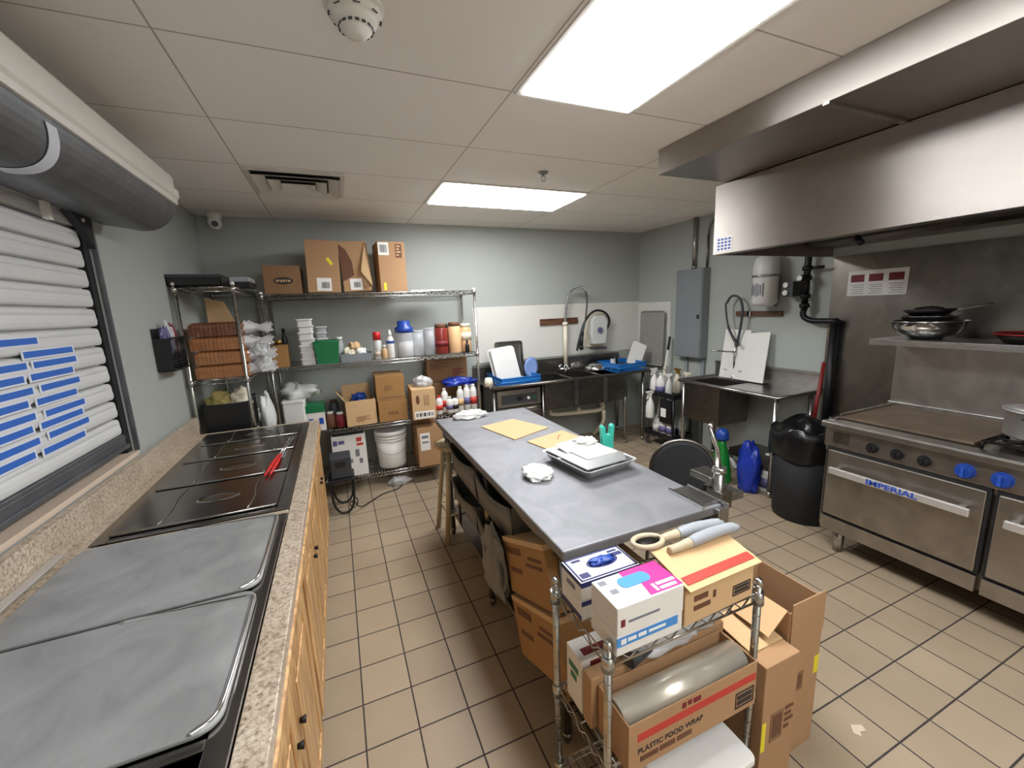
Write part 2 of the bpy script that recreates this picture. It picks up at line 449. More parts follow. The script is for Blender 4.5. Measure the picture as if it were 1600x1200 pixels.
# ------------------------------------------------------------------ camera
cam = bpy.data.cameras.new('camera'); co = bpy.data.objects.new('camera', cam); COL.objects.link(co)
f, yaw, pit, rol = 643.25, .394906, -.182788, -.040271
fw = Vector((math.sin(yaw)*math.cos(pit), math.cos(yaw)*math.cos(pit), math.sin(pit)))
rt = Vector((math.cos(yaw), -math.sin(yaw), 0)); up = rt.cross(fw)
r2 = rt*math.cos(rol) + up*math.sin(rol); u2 = -rt*math.sin(rol) + up*math.cos(rol)
co.matrix_world = Matrix(((r2.x, u2.x, -fw.x, 0), (r2.y, u2.y, -fw.y, 0), (r2.z, u2.z, -fw.z, 1.7), (0, 0, 0, 1)))
cam.sensor_fit = 'HORIZONTAL'; cam.sensor_width = 36; cam.lens = f/1600*36; cam.clip_start = .02
sc.camera = co
sc.view_settings.view_transform = 'Standard'; sc.view_settings.look = 'None'; sc.view_settings.gamma = 1
sc.view_settings.exposure = .76; sc.view_settings.use_curve_mapping = False
w = bpy.data.worlds.new('world'); sc.world = w; w.use_nodes = True
w.node_tree.nodes['Background'].inputs[0].default_value = (.6, .62, .65, 1); w.node_tree.nodes['Background'].inputs[1].default_value = .05

# ------------------------------------------------------------------ room shell
XL, XR, YB, YF, ZC = -1.02, 3.8, 4.55, -1.6, 2.6
struct('floor', MB().box(XL-.1, XR+.1, YF-.1, YB+.1, -.08, 0), M['floor'])
struct('ceiling', MB().box(XL-.1, XR+.1, YF-.1, YB+.1, ZC, ZC+.08), M['ceil'])
struct('wall_back', MB().box(XL-.1, XR+.1, YB, YB+.1, 0, ZC), M['wall'])
struct('wall_right', MB().box(XR, XR+.1, YF, YB, 0, ZC), M['wall'])
struct('wall_front', MB().box(XL-.1, XR+.1, YF-.1, YF, 0, ZC), M['wall_white'])
OY0, OY1, OZ0, OZ1 = -.1, 2.66, 1.05, 2.30     # the serving hatch
wl = MB()
wl.box(XL-.12, XL, YF, OY0, 0, ZC).box(XL-.12, XL, OY1, YB, 0, ZC).box(XL-.12, XL, OY0, OY1, 0, OZ0).box(XL-.12, XL, OY0, OY1, OZ1, ZC)
struct('wall_left', wl, M['wall'])
struct('trim_1', MB().box(1.45, XR-.008, YB-.008, YB, 1.08, 1.72), M['wall_white'])
struct('trim_2', MB().box(XR-.008, XR, 3.96, YB-.008, .9, 1.70), M['wall_white'])
struct('trim_3', MB().box(XL-.1, XL+.012, OY0, 2.64, 1.03, 1.052), M['sill'])
struct('trim_4', MB().box(XR-.012, XR, YF, 2.17, .0, 2.0), M['steel_dark'])

# ------------------------------------------------------------------ serving hatch shutter
t = thing('roller_shutter', 'white slatted roller shutter closed over the serving hatch, with blue tape strips', 'shutter', (XL, 1.3, 1.05))
prof = []; z = 1.155; pitch = .0895
out = []; k = 0
while z < 2.27:
    for s, dx in ((0, -.003), (.04, .004), (.12, .008), (.3, .0105), (.5, .009), (.62, .006), (.66, .003), (.70, .006), (.80, .0075), (.90, .006), (.97, .001), (1, -.006)):
        out.append((-1.047 + dx, z + s*(pitch-.009)))
    out.append((-1.066, z + pitch-.0075)); out.append((-1.066, z+pitch-.002)); z += pitch
back = [(-1.085, out[-1][1]), (-1.085, out[0][1])]
MB().prism(out+back, OY0, 2.585, 'y', False).build('curtain', M['slat'], t)
b = MB()
z = 1.155
while z < 2.25:      # little end locks that make the ragged edge of the curtain
    b.box(-1.075, -1.045, 2.585, 2.60, z+.012, z+.06); z += pitch
b.build('end_locks', M['white_metal'], t)
MB().box(-1.075, -1.035, OY0, 2.60, 1.085, 1.155).box(-1.06, -1.02, OY0, 2.60, 1.085, 1.105).box(-1.05, -1.028, OY0, 2.60, 1.135, 1.142).build('bottom_bar', M['shutter_grey'], t, bevel=.003)
MB().box(-1.10, -1.04, 2.61, 2.66, 1.05, 2.28).build('guide_rail', M['black_matte'], t)
MB().box(-1.03, -1.012, 2.658, 2.674, 1.05, 2.28).build('guide_edge', M['shutter_grey'], t)
MB().box(-1.10, -1.02, OY0-.02, OY0+.03, 1.05, 2.28).build('guide_rail', M['black_steel'], t)
# tape strips: y0,y1,z
tapes = [(1.92, 2.12, 1.65), (2.03, 2.33, 1.602), (2.07, 2.34, 1.562), (2.04, 2.30, 1.52), (2.08, 2.33, 1.474), (2.04, 2.29, 1.428), (2.07, 2.33, 1.378),
         (2.03, 2.30, 1.34), (2.06, 2.33, 1.296), (2.01, 2.28, 1.246)]
tapes += [(1.62, 2.03, 1.564), (1.55, 2.00, 1.52), (1.58, 2.03, 1.474), (1.5, 1.99, 1.432), (1.5, 2.01, 1.384), (1.5, 1.98, 1.342), (1.5, 2.00, 1.294), (1.5, 1.96, 1.252)]
for (a, c, zz) in tapes:
    o = MB().box(-1.0365, -1.0355, a-.012, c+.012, zz-.0185, zz+.0175).build('paper_strip', M['tape_back'], t)
    MB().box(-1.0355, -1.0345, a, c, zz-.0115, zz+.0115).build('tape_strip', M['blue_tape'], o)
# barrel and fascia
def arc(cx, cz, r, a0, a1, n):
    return [(cx+r*math.cos(math.radians(a0+(a1-a0)*i/n)), cz+r*math.sin(math.radians(a0+(a1-a0)*i/n))) for i in range(n+1)]
cov = [(-1.02, 2.42), (-.71, 2.42)] + arc(-.86, 2.32, .155, -5, -110, 12) + [(-1.02, 2.19)]
MB().prism(cov, OY0-.1, 2.80, 'y').build('barrel_cover', M['shutter_grey'], t)
MB().prism([(-.735, 2.455), (-.715, 2.455), (-.70, 2.435), (-.70, 2.385), (-.685, 2.372), (-.685, 2.335), (-.695, 2.325), (-.695, 2.30), (-.712, 2.30), (-.735, 2.32)], OY0-.1, 2.80, 'y').build('fascia', M['white_metal'], t)
MB().prism([(-1.02, 2.455), (-1.02, 2.42), (-.735, 2.42), (-.735, 2.455)], OY0-.1, 2.80, 'y').build('cover_top', M['white_metal'], t)
MB().prism([(2.45, 2.2), (2.62, 2.2), (2.62, 2.05), (2.56, 2.12)], -1.03, -1.0, 'x').build('bracket', M['black'], t)
MB().cyl((-1.0, 2.555, 2.165), (-.995, 2.555, 2.165), .008, n=12).build('bracket_bolt', M['white_metal'], t)
MB().box(-1.02, -1.0, 2.30, 2.33, 2.12, 2.24).build('strap', M['white_metal'], t)
ap = [(-.86+.158*math.cos(math.radians(a)), 1.72+.10*math.cos(math.radians((a+65)*1.5)), 2.32+.158*math.sin(math.radians(a))) for a in range(-14, -95, -6)]
tp = MB()
for p, q in zip(ap, ap[1:]):
    p, q = Vector(p), Vector(q)
    tp.obox((p+q)/2, (q-p)*.56, (0, .026, 0), ((p+q)/2 - Vector((-.86, (p.y+q.y)/2, 2.32))).normalized()*.001)
tp.build('tape_strip', M['tape_back'], t)['label'] = 'curved off-white tape strip on the barrel cover'

# ------------------------------------------------------------------ serving counter: cabinets, countertop, steam units
yc = [-.30, .62, 1.55, 2.48, 3.40]
names = ['oak base cabinet under the counter nearest the camera', 'oak base cabinet under the two big steel lids', 'oak base cabinet in the middle of the serving counter', 'oak base cabinet at the far end of the serving counter']
for i in range(4):
    y0, y1 = yc[i], yc[i+1]
    c = thing('base_cabinet', names[i], 'cabinet', (-.6, (y0+y1)/2, 0), group='oak cabinets under the serving counter')
    bd = MB().box(-.96, -.25, y0+.002, y0+.02, 0, .60).box(-.96, -.25, y1-.02, y1-.002, 0, .60).box(-.96, -.25, y0+.02, y1-.02, .08, .1).box(-.98, -.96, y0+.002, y1-.002, 0, .60)
    bd.box(-.25, -.235, y0+.002, y1-.002, .78, .868).box(-.25, -.235, y0+.002, y0+.05, .1, .78).box(-.25, -.235, y1-.05, y1-.002, .1, .78).box(-.25, -.235, (y0+y1)/2-.025, (y0+y1)/2+.025, .1, .78).box(-.30, -.28, y0+.002, y1-.002, 0, .1)
    bd.build('body', M['oak'], c)
    ym = (y0+y1)/2
    for a, e in ((y0+.03, ym-.008), (ym+.008, y1-.03)):
        d = MB().box(-.234, -.216, a, e, .13, .76)
        # raised frame
        d.box(-.216, -.209, a, a+.055, .13, .76).box(-.216, -.209, e-.055, e, .13, .76).box(-.216, -.209, a+.055, e-.055, .13, .185).box(-.216, -.209, a+.055, e-.055, .705, .76)
        d.prism([(a+.085, .215), (e-.085, .215), (e-.085, .675), (a+.085, .675)], -.216, -.210, 'x')
        do = d.build('door', M['oak'], c, bevel=.003)
        ky = e-.03 if a < ym-.1 else a+.03
        MB().cyl((-.209, ky, .60), (-.193, ky, .60), .007, .011, n=12).build('knob', M['black_steel'], do)
ct = MB()
ct.box(-.262, -.197, -.32, 3.44, .87, .91).box(-.98, -.262, 3.37, 3.44, .87, .91).box(-.98, -.90, -.32, 3.37, .87, .91).box(-.90, -.262, 1.812, 1.842, .87, .914).box(-.90, -.262, -.32, .0, .87, .91)
o = thing('countertop', 'speckled granite-look countertop strip around the sunken steam units', 'countertop', (-.6, 1.5, .87))
ct.build('slab', M['granite'], o, bevel=.004)
MB().box(-1.0, -.965, -.32, 3.46, .905, 1.03).build('backsplash', M['granite'], o, bevel=.004)
MB().prism([(-.20, .832), (-.192, .832), (-.192, .866), (-.20, .869)], -.32, 3.44, 'y').build('edge_band', M['oak'], o)

def rrect(x0, x1, y0, y1, r, n=6):
    P = []
    for cx, cy, a0 in ((x1-r, y1-r, 0), (x0+r, y1-r, 90), (x0+r, y0+r, 180), (x1-r, y0+r, 270)):
        for i in range(n+1):
            a = math.radians(a0+90*i/n); P.append((cx+r*math.cos(a), cy+r*math.sin(a)))
    return P

def well_unit(name, label, y0, y1, cuts):
    u = thing(name, label, 'steam table', (-.6, (y0+y1)/2, .90))
    fr = MB()
    fr.box(-.905, -.855, y0, y1, .9105, .918).box(-.31, -.263, y0, y1, .9105, .918).box(-.855, -.31, y0, y0+.03, .9105, .918).box(-.855, -.31, y1-.03, y1, .9105, .918)
    for c in cuts: fr.box(-.855, -.31, c-.012, c+.012, .9105, .918)
    fr.build('rim_frame', M['steel_well'], u, bevel=.002)
    fr = MB().box(-.89, -.275, y0+.015, y1-.015, .70, .705).box(-.89, -.88, y0+.015, y1-.015, .705, .909).box(-.285, -.275, y0+.015, y1-.015, .705, .909).box(-.88, -.285, y0+.015, y0+.02, .705, .909).box(-.88, -.285, y1-.02, y1-.015, .705, .909)
    fr.build('well_box', M['black_steel'], u)
    return u
u1 = well_unit('steam_table', 'drop-in steel steam table with small dark polished covers at the far end', 1.85, 3.365, (2.31, 2.70, 3.03))
for i, (a, e) in enumerate(((1.885, 2.298), (2.322, 2.688), (2.712, 3.018), (3.042, 3.335))):
    l = MB()
    l.prism(rrect(-.865, -.31, a, e, .02), .920, .925, 'z')
    o = l.build('cover', M['steel_well'], u1, bevel=.0015)
    g = MB()
    for x in (-.72, -.42):
        g.tube([(x, a+.02, .926), (x+.012, (a*2+e)/3, .927), (x-.008, (a+2*e)/3, .927), (x, e-.02, .926)], .0025, 6, sm=1)
    g.tube([(-.862, a+.004, .926), (-.315, a+.004, .926)], .003, 6)
    g.build('bead', M['chrome'], o)
    MB().lathe([(0, .0015), (.03, .001), (.045, 0), (.052, .004), (.056, .0)], (-.56, (a+e)/2, .9252), 24, 1.5, .75).build('grip_dimple', M['chrome'], o)
u2 = well_unit('steam_table', 'drop-in steel steam table under two large grey lids nearest the camera', .10, 1.80, (1.29, .825))
# black food pan in the uncovered well
p = MB().box(-.85, -.35, .13, .80, .86, .866)
p.build('well_floor', M['black_steel'], u2)
p = MB(); p.blob((-.42, .66, .866), .10, .10, .012, 3, .6); p.build('residue', M['grey_print'], u2)
for nm, (a, e) in (('large scratched grey steel lid with chrome edge, second from the camera', (1.30, 1.795)), ('large scratched grey steel lid beside the open dark well', (.838, 1.285))):
    L = thing('well_lid', nm, 'lid', (-.6, (a+e)/2, .92), group='large lids on the near steam table')
    pl = MB(); pl.prism(rrect(-.90, -.288, a, e, .045), .921, .931, 'z'); pl.build('plate', M['steel_lid'], L, bevel=.003)
    rm = MB(); rm.tube([(x, y, .931) for x, y in [(-.60, e-.006)] + [(-.298, e-.03), (-.293, e-.05), (-.293, a+.06), (-.305, a+.022), (-.338, a+.006)]], .0055, 8, sm=2)
    rm.build('rolled_edge', M['chrome_bright'], L)
o = MB().prism([(-.955, .935), (-.925, .935), (-.925, .942), (-.955, .942)], 1.28, 1.775, 'y').build('metal_strip', M['handle'], bevel=.002)
tag(o, 'thin bright metal strip lying along the backsplash by the big grey lid', 'strip')
t = thing('tongs', 'red-handled steel tongs lying on the dark polished well covers', 'tongs', (-.39, 2.5, .93))
for dx in (0, .022):
    MB().tube([(-.40+dx, 2.25, .938), (-.385+dx*.9, 2.42, .940), (-.373+dx*.5, 2.56, .938)], [.006, .009, .006], 8, sm=1).build('handle', M['red'], t)
    MB().tube([(-.373+dx*.5, 2.56, .938), (-.355+dx*.6, 2.78, .936), (-.347+dx, 2.90, .934)], [.004, .004, .007], 8).build('arm', M['chrome_bright'], t)
# ------------------------------------------------------------------ ceiling fittings
def troffer(label, x0, x1, y0, y1):
    t = thing('ceiling_light', label, 'ceiling light', ((x0+x1)/2, (y0+y1)/2, ZC), group='fluorescent ceiling panels')
    fr = MB(); k = .028
    fr.box(x0, x1, y0, y0+k, ZC-.008, ZC-.001).box(x0, x1, y1-k, y1, ZC-.008, ZC-.001).box(x0, x0+k, y0+k, y1-k, ZC-.008, ZC-.001).box(x1-k, x1, y0+k, y1-k, ZC-.008, ZC-.001)
    fr.build('frame', M['white_metal'], t)
    MB().box(x0+k, x1-k, y0+k, y1-k, ZC-.014, ZC-.002).build('diffuser', M['diffuser'], t)
troffer('bright ceiling light panel running towards the camera beside the range hood', .805, 1.41, .54, 1.78)
troffer('bright ceiling light panel near the back wall, set crosswise', .80, 2.03, 3.045, 3.68)
troffer('added ceiling light panel behind the camera, out of view, brightening the foreground', .805, 1.41, -1.37, -.14)  # extra unseen panel, added to lift the dark foreground

t = thing('ceiling_vent', 'square-ringed white air vent in the ceiling above the wire shelves', 'vent', (-.13, 3.36, ZC))
x0, x1, y0, y1 = -.42, .16, 3.075, 3.65
fr = MB().box(x0, x1, y0, y0+.03, ZC-.012, ZC-.001).box(x0, x1, y1-.03, y1, ZC-.012, ZC-.001).box(x0, x0+.03, y0+.03, y1-.03, ZC-.012, ZC-.001).box(x1-.03, x1, y0+.03, y1-.03, ZC-.012, ZC-.001)
fr.build('frame', M['vent'], t, bevel=.002)
MB().box(x0+.03, x1-.03, y0+.03, y1-.03, ZC-.004, ZC-.001).build('duct_opening', M['grout_dark'], t)
for i, (o, zz) in enumerate(((.035, .0), (.115, .004), (.185, .008))):
    v = MB()
    a, b_, c, d = x0+o, x1-o, y0+o, y1-o; zi, zo = ZC-.006-zz, ZC-.034
    w_ = .068
    for P in ([(a,c),(b_,c),(b_-w_,c+w_),(a+w_,c+w_)], [(b_,c),(b_,d),(b_-w_,d-w_),(b_-w_,c+w_)], [(b_,d),(a,d),(a+w_,d-w_),(b_-w_,d-w_)], [(a,d),(a,c),(a+w_,c+w_),(a+w_,d-w_)]):
        vs = [(P[0][0], P[0][1], zo), (P[1][0], P[1][1], zo), (P[2][0], P[2][1], zi), (P[3][0], P[3][1], zi)]
        vs += [(x, y, zz_+.002) for x, y, zz_ in vs]
        v._add(vs, [(0,1,2,3), (4,7,6,5), (0,4,5,1), (1,5,6,2), (2,6,7,3), (3,7,4,0)])
    if i == 2: v.box(a+w_-.002, b_-w_+.002, c+w_-.002, d-w_+.002, ZC-.016, ZC-.013)
    v.build('louvre_ring', M['vent'], t)

t = thing('smoke_detector', 'round white smoke detector on the ceiling', 'smoke detector', (.15, 1.45, ZC))
MB().lathe([(0, -.001), (.086, -.001), (.086, -.016), (.080, -.022), (0, -.022)], (.15, 1.45, ZC), 36).build('base', M['white_metal'], t)
MB().lathe([(0, -.020), (.077, -.022), (.076, -.038), (.066, -.043), (.061, -.050), (.058, -.058), (.050, -.061), (.044, -.074), (.034, -.080), (.030, -.088), (.012, -.092), (0, -.092)], (.15, 1.45, ZC), 36).build('housing', M['white_metal'], t)
g = MB()
for k in range(16):
    a = 2*PI*k/16; ca, sa = math.cos(a), math.sin(a)
    g.obox((.15+.0478*ca, 1.45+.0478*sa, ZC-.0672), (.0022*ca, .0022*sa, -.005), (-.0055*sa, .0055*ca, 0), (.001*ca, .001*sa, .001))
    if k % 2 == 0: g.obox((.15+.0715*ca, 1.45+.0715*sa, ZC-.0405), (.003*ca, .003*sa, -.0015), (-.010*sa, .010*ca, 0), (.001*ca, .001*sa, .001))
g.build('vents', M['grey_dark'], t)
t = thing('sprinkler', 'small metal fire sprinkler head hanging from the ceiling', 'sprinkler', (1.41, 2.68, ZC))
MB().lathe([(0, -.001), (.036, -.001), (.03, -.012), (.012, -.016), (0, -.016)], (1.41, 2.68, ZC), 20).build('escutcheon', M['grey_panel'], t)
MB().cyl((1.41, 2.68, ZC-.014), (1.41, 2.68, ZC-.03), .008, n=10).tube([(1.398, 2.68, ZC-.028), (1.393, 2.68, ZC-.042), (1.405, 2.68, ZC-.058)], .003, 6).tube([(1.422, 2.68, ZC-.028), (1.427, 2.68, ZC-.042), (1.415, 2.68, ZC-.058)], .003, 6).cyl((1.41, 2.68, ZC-.056), (1.41, 2.68, ZC-.060), .015, n=14).build('head', M['steel'], t)
t = thing('security_camera', 'small white dome camera in the corner by the ceiling', 'camera', (-.86, 4.43, ZC))
MB().lathe([(0, 0), (.055, 0), (.055, -.03), (.05, -.045), (0, -.045)], (-.86, 4.43, ZC-.001), 24).build('mount', M['white_metal'], t)
MB().lathe([(0, .055), (.03, .048), (.05, .02), (.052, -.01), (.04, -.038), (.02, -.05), (0, -.052)], (-.86, 4.41, ZC-.085), 24).build('housing', M['white_metal'], t)
MB().cyl((-.852, 4.368, ZC-.098), (-.848, 4.354, ZC-.102), .026, .022, 18).build('lens', M['lens'], t)

# ------------------------------------------------------------------ wire shelving
def wire_shelf(mb, x0, x1, y0, y1, z, along='x', pitch=.026):
    r = .0032
    for zz, rr in ((z, .0042), (z-.030, .0038)):
        mb.tube([(x0, y0, zz), (x1, y0, zz), (x1, y1, zz), (x0, y1, zz)], rr, 6, closed=True)
    # zig-zag truss wire on the four edges
    def zig(p, q):
        p, q = Vector(p), Vector(q); n = max(4, int((q-p).length/.035)); pts = []
        for i in range(n+1):
            a = p.lerp(q, i/n); a.z = z - (.0 if i % 2 else .030); pts.append(a)
        mb.tube(pts, .003, 4)
    zig((x0, y0, z), (x1, y0, z)); zig((x0, y1, z), (x1, y1, z)); zig((x0, y0, z), (x0, y1, z)); zig((x1, y0, z), (x1, y1, z))
    if along == 'x':   # deck wires run front to back
        n = int((x1-x0)/pitch)
        for i in range(1, n):
            x = x0+(x1-x0)*i/n; mb.tube([(x, y0, z+.003), (x, y1, z+.003)], r*.7, 4)
        mb.tube([(x0, (y0+y1)/2, z-.003), (x1, (y0+y1)/2, z-.003)], .0035, 5)
    else:
        n = int((y1-y0)/pitch)
        for i in range(1, n):
            y = y0+(y1-y0)*i/n; mb.tube([(x0, y, z+.003), (x1, y, z+.003)], r*.7, 4)
        for k in (.33, .67): mb.tube([(x0+(x1-x0)*k, y0, z-.003), (x0+(x1-x0)*k, y1, z-.003)], .0035, 5)
    for x in (x0, x1):
        for y in (y0, y1): mb.cyl((x, y, z-.036), (x, y, z+.008), .0185, .0165, 12)
    return mb
def rack(name, label, x0, x1, y0, y1, levels, top, along='x', r=.0127, mat='chrome', caps='white', group=None):
    t = thing(name, label, 'shelving', ((x0+x1)/2, (y0+y1)/2, 0), group=group)
    for x in (x0, x1):
        for y in (y0, y1):
            p = MB().cyl((x, y, .02), (x, y, top), r, n=12)
            zz = .1
            while zz < top: p.cyl((x, y, zz), (x, y, zz+.003), r+.0007, n=12, caps=False); zz += .0508
            po = p.build('post', M[mat], t)
            MB().lathe([(0, .010), (r*.8, .008), (r+.002, 0), (r+.002, -.012), (0, -.012)], (x, y, top+.002), 12).build('cap', M[caps], po)
            MB().lathe([(0, 0), (.02, 0), (.02, .006), (.008, .012), (.008, .024), (0, .024)], (x, y, 0), 12).build('foot', M[mat], po)
    for z in levels: wire_shelf(MB(), x0, x1, y0, y1, z, along).build('shelf', M[mat], t)
    return t
BX0, BX1, BY0, BY1 = -.545, 1.305, 4.02, 4.49
ZB = [1.885, 1.262, .655, .165]
rack('wire_shelving', 'long four-tier chrome wire shelving along the back wall', BX0, BX1, BY0, BY1, ZB, 1.90)
rack('wire_shelving', 'narrow chrome wire shelving in the left corner holding the bread', -.985, -.645, 3.53, 4.49, [1.925, 1.275, .86, .15], 1.95, 'y')
ZB = [z+.009 for z in ZB]; ZA = [1.934, 1.284, .869]

# ------------------------------------------------------------------ cartons and print
def decal(t, name, mat, face, W, D, H, u0, u1, v0, v1, off=.0009, cuts=None):
    """thin printed patch on a local box (centre x,y, base z=0): face F -Y, L -X, R +X, T top; u,v in 0..1"""
    mb = MB()
    def q(a0, a1, b0, b1, o0, o1):
        if face == 'F': mb.box(-W/2+W*a0, -W/2+W*a1, -D/2-o1, -D/2-o0, H*b0, H*b1)
        elif face == 'L': mb.box(-W/2-o1, -W/2-o0, -D/2+D*a0, -D/2+D*a1, H*b0, H*b1)
        elif face == 'R': mb.box(W/2+o0, W/2+o1, -D/2+D*a0, -D/2+D*a1, H*b0, H*b1)
        else: mb.box(-W/2+W*a0, -W/2+W*a1, -D/2+D*b0, -D/2+D*b1, H+o0, H+o1)
    if cuts is None: q(u0, u1, v0, v1, 0, off)
    else:
        for (a0, a1, b0, b1) in cuts:
            q(u0+(u1-u0)*a0, u0+(u1-u0)*a1, v0+(v1-v0)*b0, v0+(v1-v0)*b1, 0, off)
    return mb.build(name, mat, t, world=False)
BARS = [(.08,.30,.55,.85), (.36,.5,.55,.85), (.56,.9,.6,.8), (.08,.6,.2,.32), (.66,.9,.15,.42)]
LINES = [(0,.92,.86,1), (0,.7,.58,.72), (0,.98,.3,.44), (0,.55,0,.14)]
BARCODE = [(0,.06,0,1),(.1,.14,0,1),(.2,.3,0,1),(.34,.38,0,1),(.44,.56,0,1),(.62,.66,0,1),(.72,.8,0,1),(.86,.9,0,1),(.95,1,0,1)]

def carton(label, cx, cy, z, W, D, H, mat='card', rz=0, tilt=0, open_top=False, name='cardboard_box', cat='box', group=None, prints=(), tape=True, flaps=(1,1,1,1), flap_ang=35, seams=True):
    t = thing(name, label, cat, (cx, cy, z), rot=(0, tilt, rz), group=group)
    if not open_top:
        b = MB().box(-W/2, W/2, -D/2, D/2, 0, H)
        b.build('body', M[mat], t, bevel=.003, world=False)
        if seams:
            if tape: MB().box(-W/2-.0006, W/2+.0006, -.024, .024, H, H+.0008).box(-W/2-.0009, -W/2, -.024, .024, H*.8, H).box(W/2, W/2+.0009, -.024, .024, H*.8, H).build('packing_tape', M['card_light'], t, world=False)
            else: MB().box(-W/2, W/2, -.0012, .0012, H, H+.0006).build('flap_seam', M['ink_brown'], t, world=False)
    else:
        k = .004
        b = MB().box(-W/2, W/2, -D/2, D/2, 0, k).box(-W/2, W/2, -D/2, -D/2+k, k, H).box(-W/2, W/2, D/2-k, D/2, k, H).box(-W/2, -W/2+k, -D/2+k, D/2-k, k, H).box(W/2-k, W/2, -D/2+k, D/2-k, k, H)
        b.build('body', M[mat], t, world=False)
        a = math.radians(flap_ang); L = min(W, D)*.42
        c, s = math.cos(a)*L/2, math.sin(a)*L/2
        if flaps[0]: MB().obox((0, -D/2-c, H+s), (W/2-.004, 0, 0), (0, -c, s), (0, s/L*.004, c/L*.004)).build('flap', M[mat], t, world=False)
        if flaps[1]: MB().obox((0, D/2+c*.3, H+s*1.2), (W/2-.004, 0, 0), (0, c*.3, s*1.2), (0, .0015, -.0005)).build('flap', M[mat], t, world=False)
        if flaps[2]: MB().obox((-W/2-c, 0, H+s), (0, D/2-.004, 0), (-c, 0, s), (s/L*.004, 0, c/L*.004)).build('flap', M[mat], t, world=False)
        if flaps[3]: MB().obox((W/2+c, 0, H+s), (0, D/2-.004, 0), (c, 0, s), (-s/L*.004, 0, c/L*.004)).build('flap', M[mat], t, world=False)
    for p in prints:
        nm, mt, face, u0, u1, v0, v1 = p[:7]
        o = decal(t, nm, M[mt], face, W, D, H, u0, u1, v0, v1, .0010)
        if len(p) > 7:
            pass
    return t
def prints_on(t, face, W, D, H, u0, u1, v0, v1, pat, mat, off=.0018, name='print'):
    return decal(t, name, M[mat], face, W, D, H, u0, u1, v0, v1, off, pat)
def oval(t, W, D, H, cu, cv, ru, rv, mat, off=.0012, name='printed_oval', n=28):
    P = [(-W/2+W*cu+ru*math.cos(2*PI*i/n), H*cv+rv*math.sin(2*PI*i/n)) for i in range(n)]
    return MB().prism(P, -D/2-off, -D/2, 'y').build(name, M[mat], t, world=False)

gt = 'cartons on the top of the long shelving'
W, D, H = .285, .36, .235
t = carton('low brown carton with a dark oval mark on top of the shelving', -.375, 4.24, ZB[0], W, D, H, 'card_dark', group=gt, tape=False)
oval(t, W, D, H, .52, .46, .075, .030, 'ink'); prints_on(t, 'F', W, D, H, .33, .71, .42, .50, [(0,.1,0,1),(.14,.24,.2,1),(.3,.42,0,.9),(.48,.6,0,1),(.66,.76,.1,1),(.82,1,0,.9)], 'card_light', .0019)
W, D, H = .265, .32, .44
t = carton('tall brown carton with a slanted yellow sticker on top of the shelving', -.055, 4.20, ZB[0]+.004, W, D, H, 'card', 0, .03, group=gt, prints=(('shipping_label', 'paper', 'F', .28, .72, .03, .28),), tape=False)
prints_on(t, 'F', W, D, H, .42, .66, .08, .2, BARCODE, 'ink')
MB().obox((.055, -D/2-.001, .265), (.018, 0, -.027), (0, .0006, 0), (.011, 0, .0075)).build('yellow_sticker', M['yellow'], t, world=False)
W, D, H = .235, .32, .43
t = carton('brown carton with a torn, half-open front on top of the shelving', .225, 4.20, ZB[0]+.008, W, D, H, 'card', -.03, -.035, group=gt, prints=(('shipping_label', 'paper', 'F', .25, .68, .03, .26),), tape=False)
prints_on(t, 'F', W, D, H, .38, .62, .08, .19, BARCODE, 'ink')
MB().prism([(-.115, .41), (-.06, .36), (-.02, .26), (-.015, .14), (-.115, .09)], -D/2-.003, -D/2, 'y').build('torn_opening', M['ink_brown'], t, world=False)
MB()._add([(.10,-D/2-.002,.42),(.118,-D/2-.02,.41),(.125,-D/2-.045,.04),(.10,-D/2-.002,.03),(.04,-D/2-.03,.17),(.105,-D/2-.006,.42),(.120,-D/2-.024,.41),(.128,-D/2-.049,.04),(.103,-D/2-.006,.03),(.045,-D/2-.034,.17)], [(0,1,2),(0,2,4),(4,2,3),(5,7,6),(5,9,7),(9,8,7),(0,5,6,1),(1,6,7,2),(2,7,8,3),(3,8,9,4),(4,9,5,0)]).build('loose_flap', M['card_light'], t, world=False)
W, D, H = .245, .30, .45
t = carton('tall brown carton with a white label at its top corner, rightmost on the top shelf', .535, 4.22, ZB[0], W, D, H, 'card', .06, group=gt, prints=(('shipping_label', 'paper', 'F', .02, .40, .73, .98), ('brown_label', 'ink_brown', 'F', .64, .88, .68, .95), ('yellow_sticker', 'yellow', 'F', .12, .22, .03, .18)), tape=False)
prints_on(t, 'F', W, D, H, .08, .34, .78, .93, BARCODE, 'ink'); prints_on(t, 'F', W, D, H, .68, .84, .72, .92, LINES, 'card_light')
for i, (x, y, r, w_, lb) in enumerate(((.86, 4.22, .1, .16, 'thin stack of white papers lying on the top wire shelf'),)):
    o = MB().box(x-w_, x+w_, y-.11, y+.11, ZB[0], ZB[0]+.012).build('paper_stack', M['paper']); tag(o, lb, 'papers')

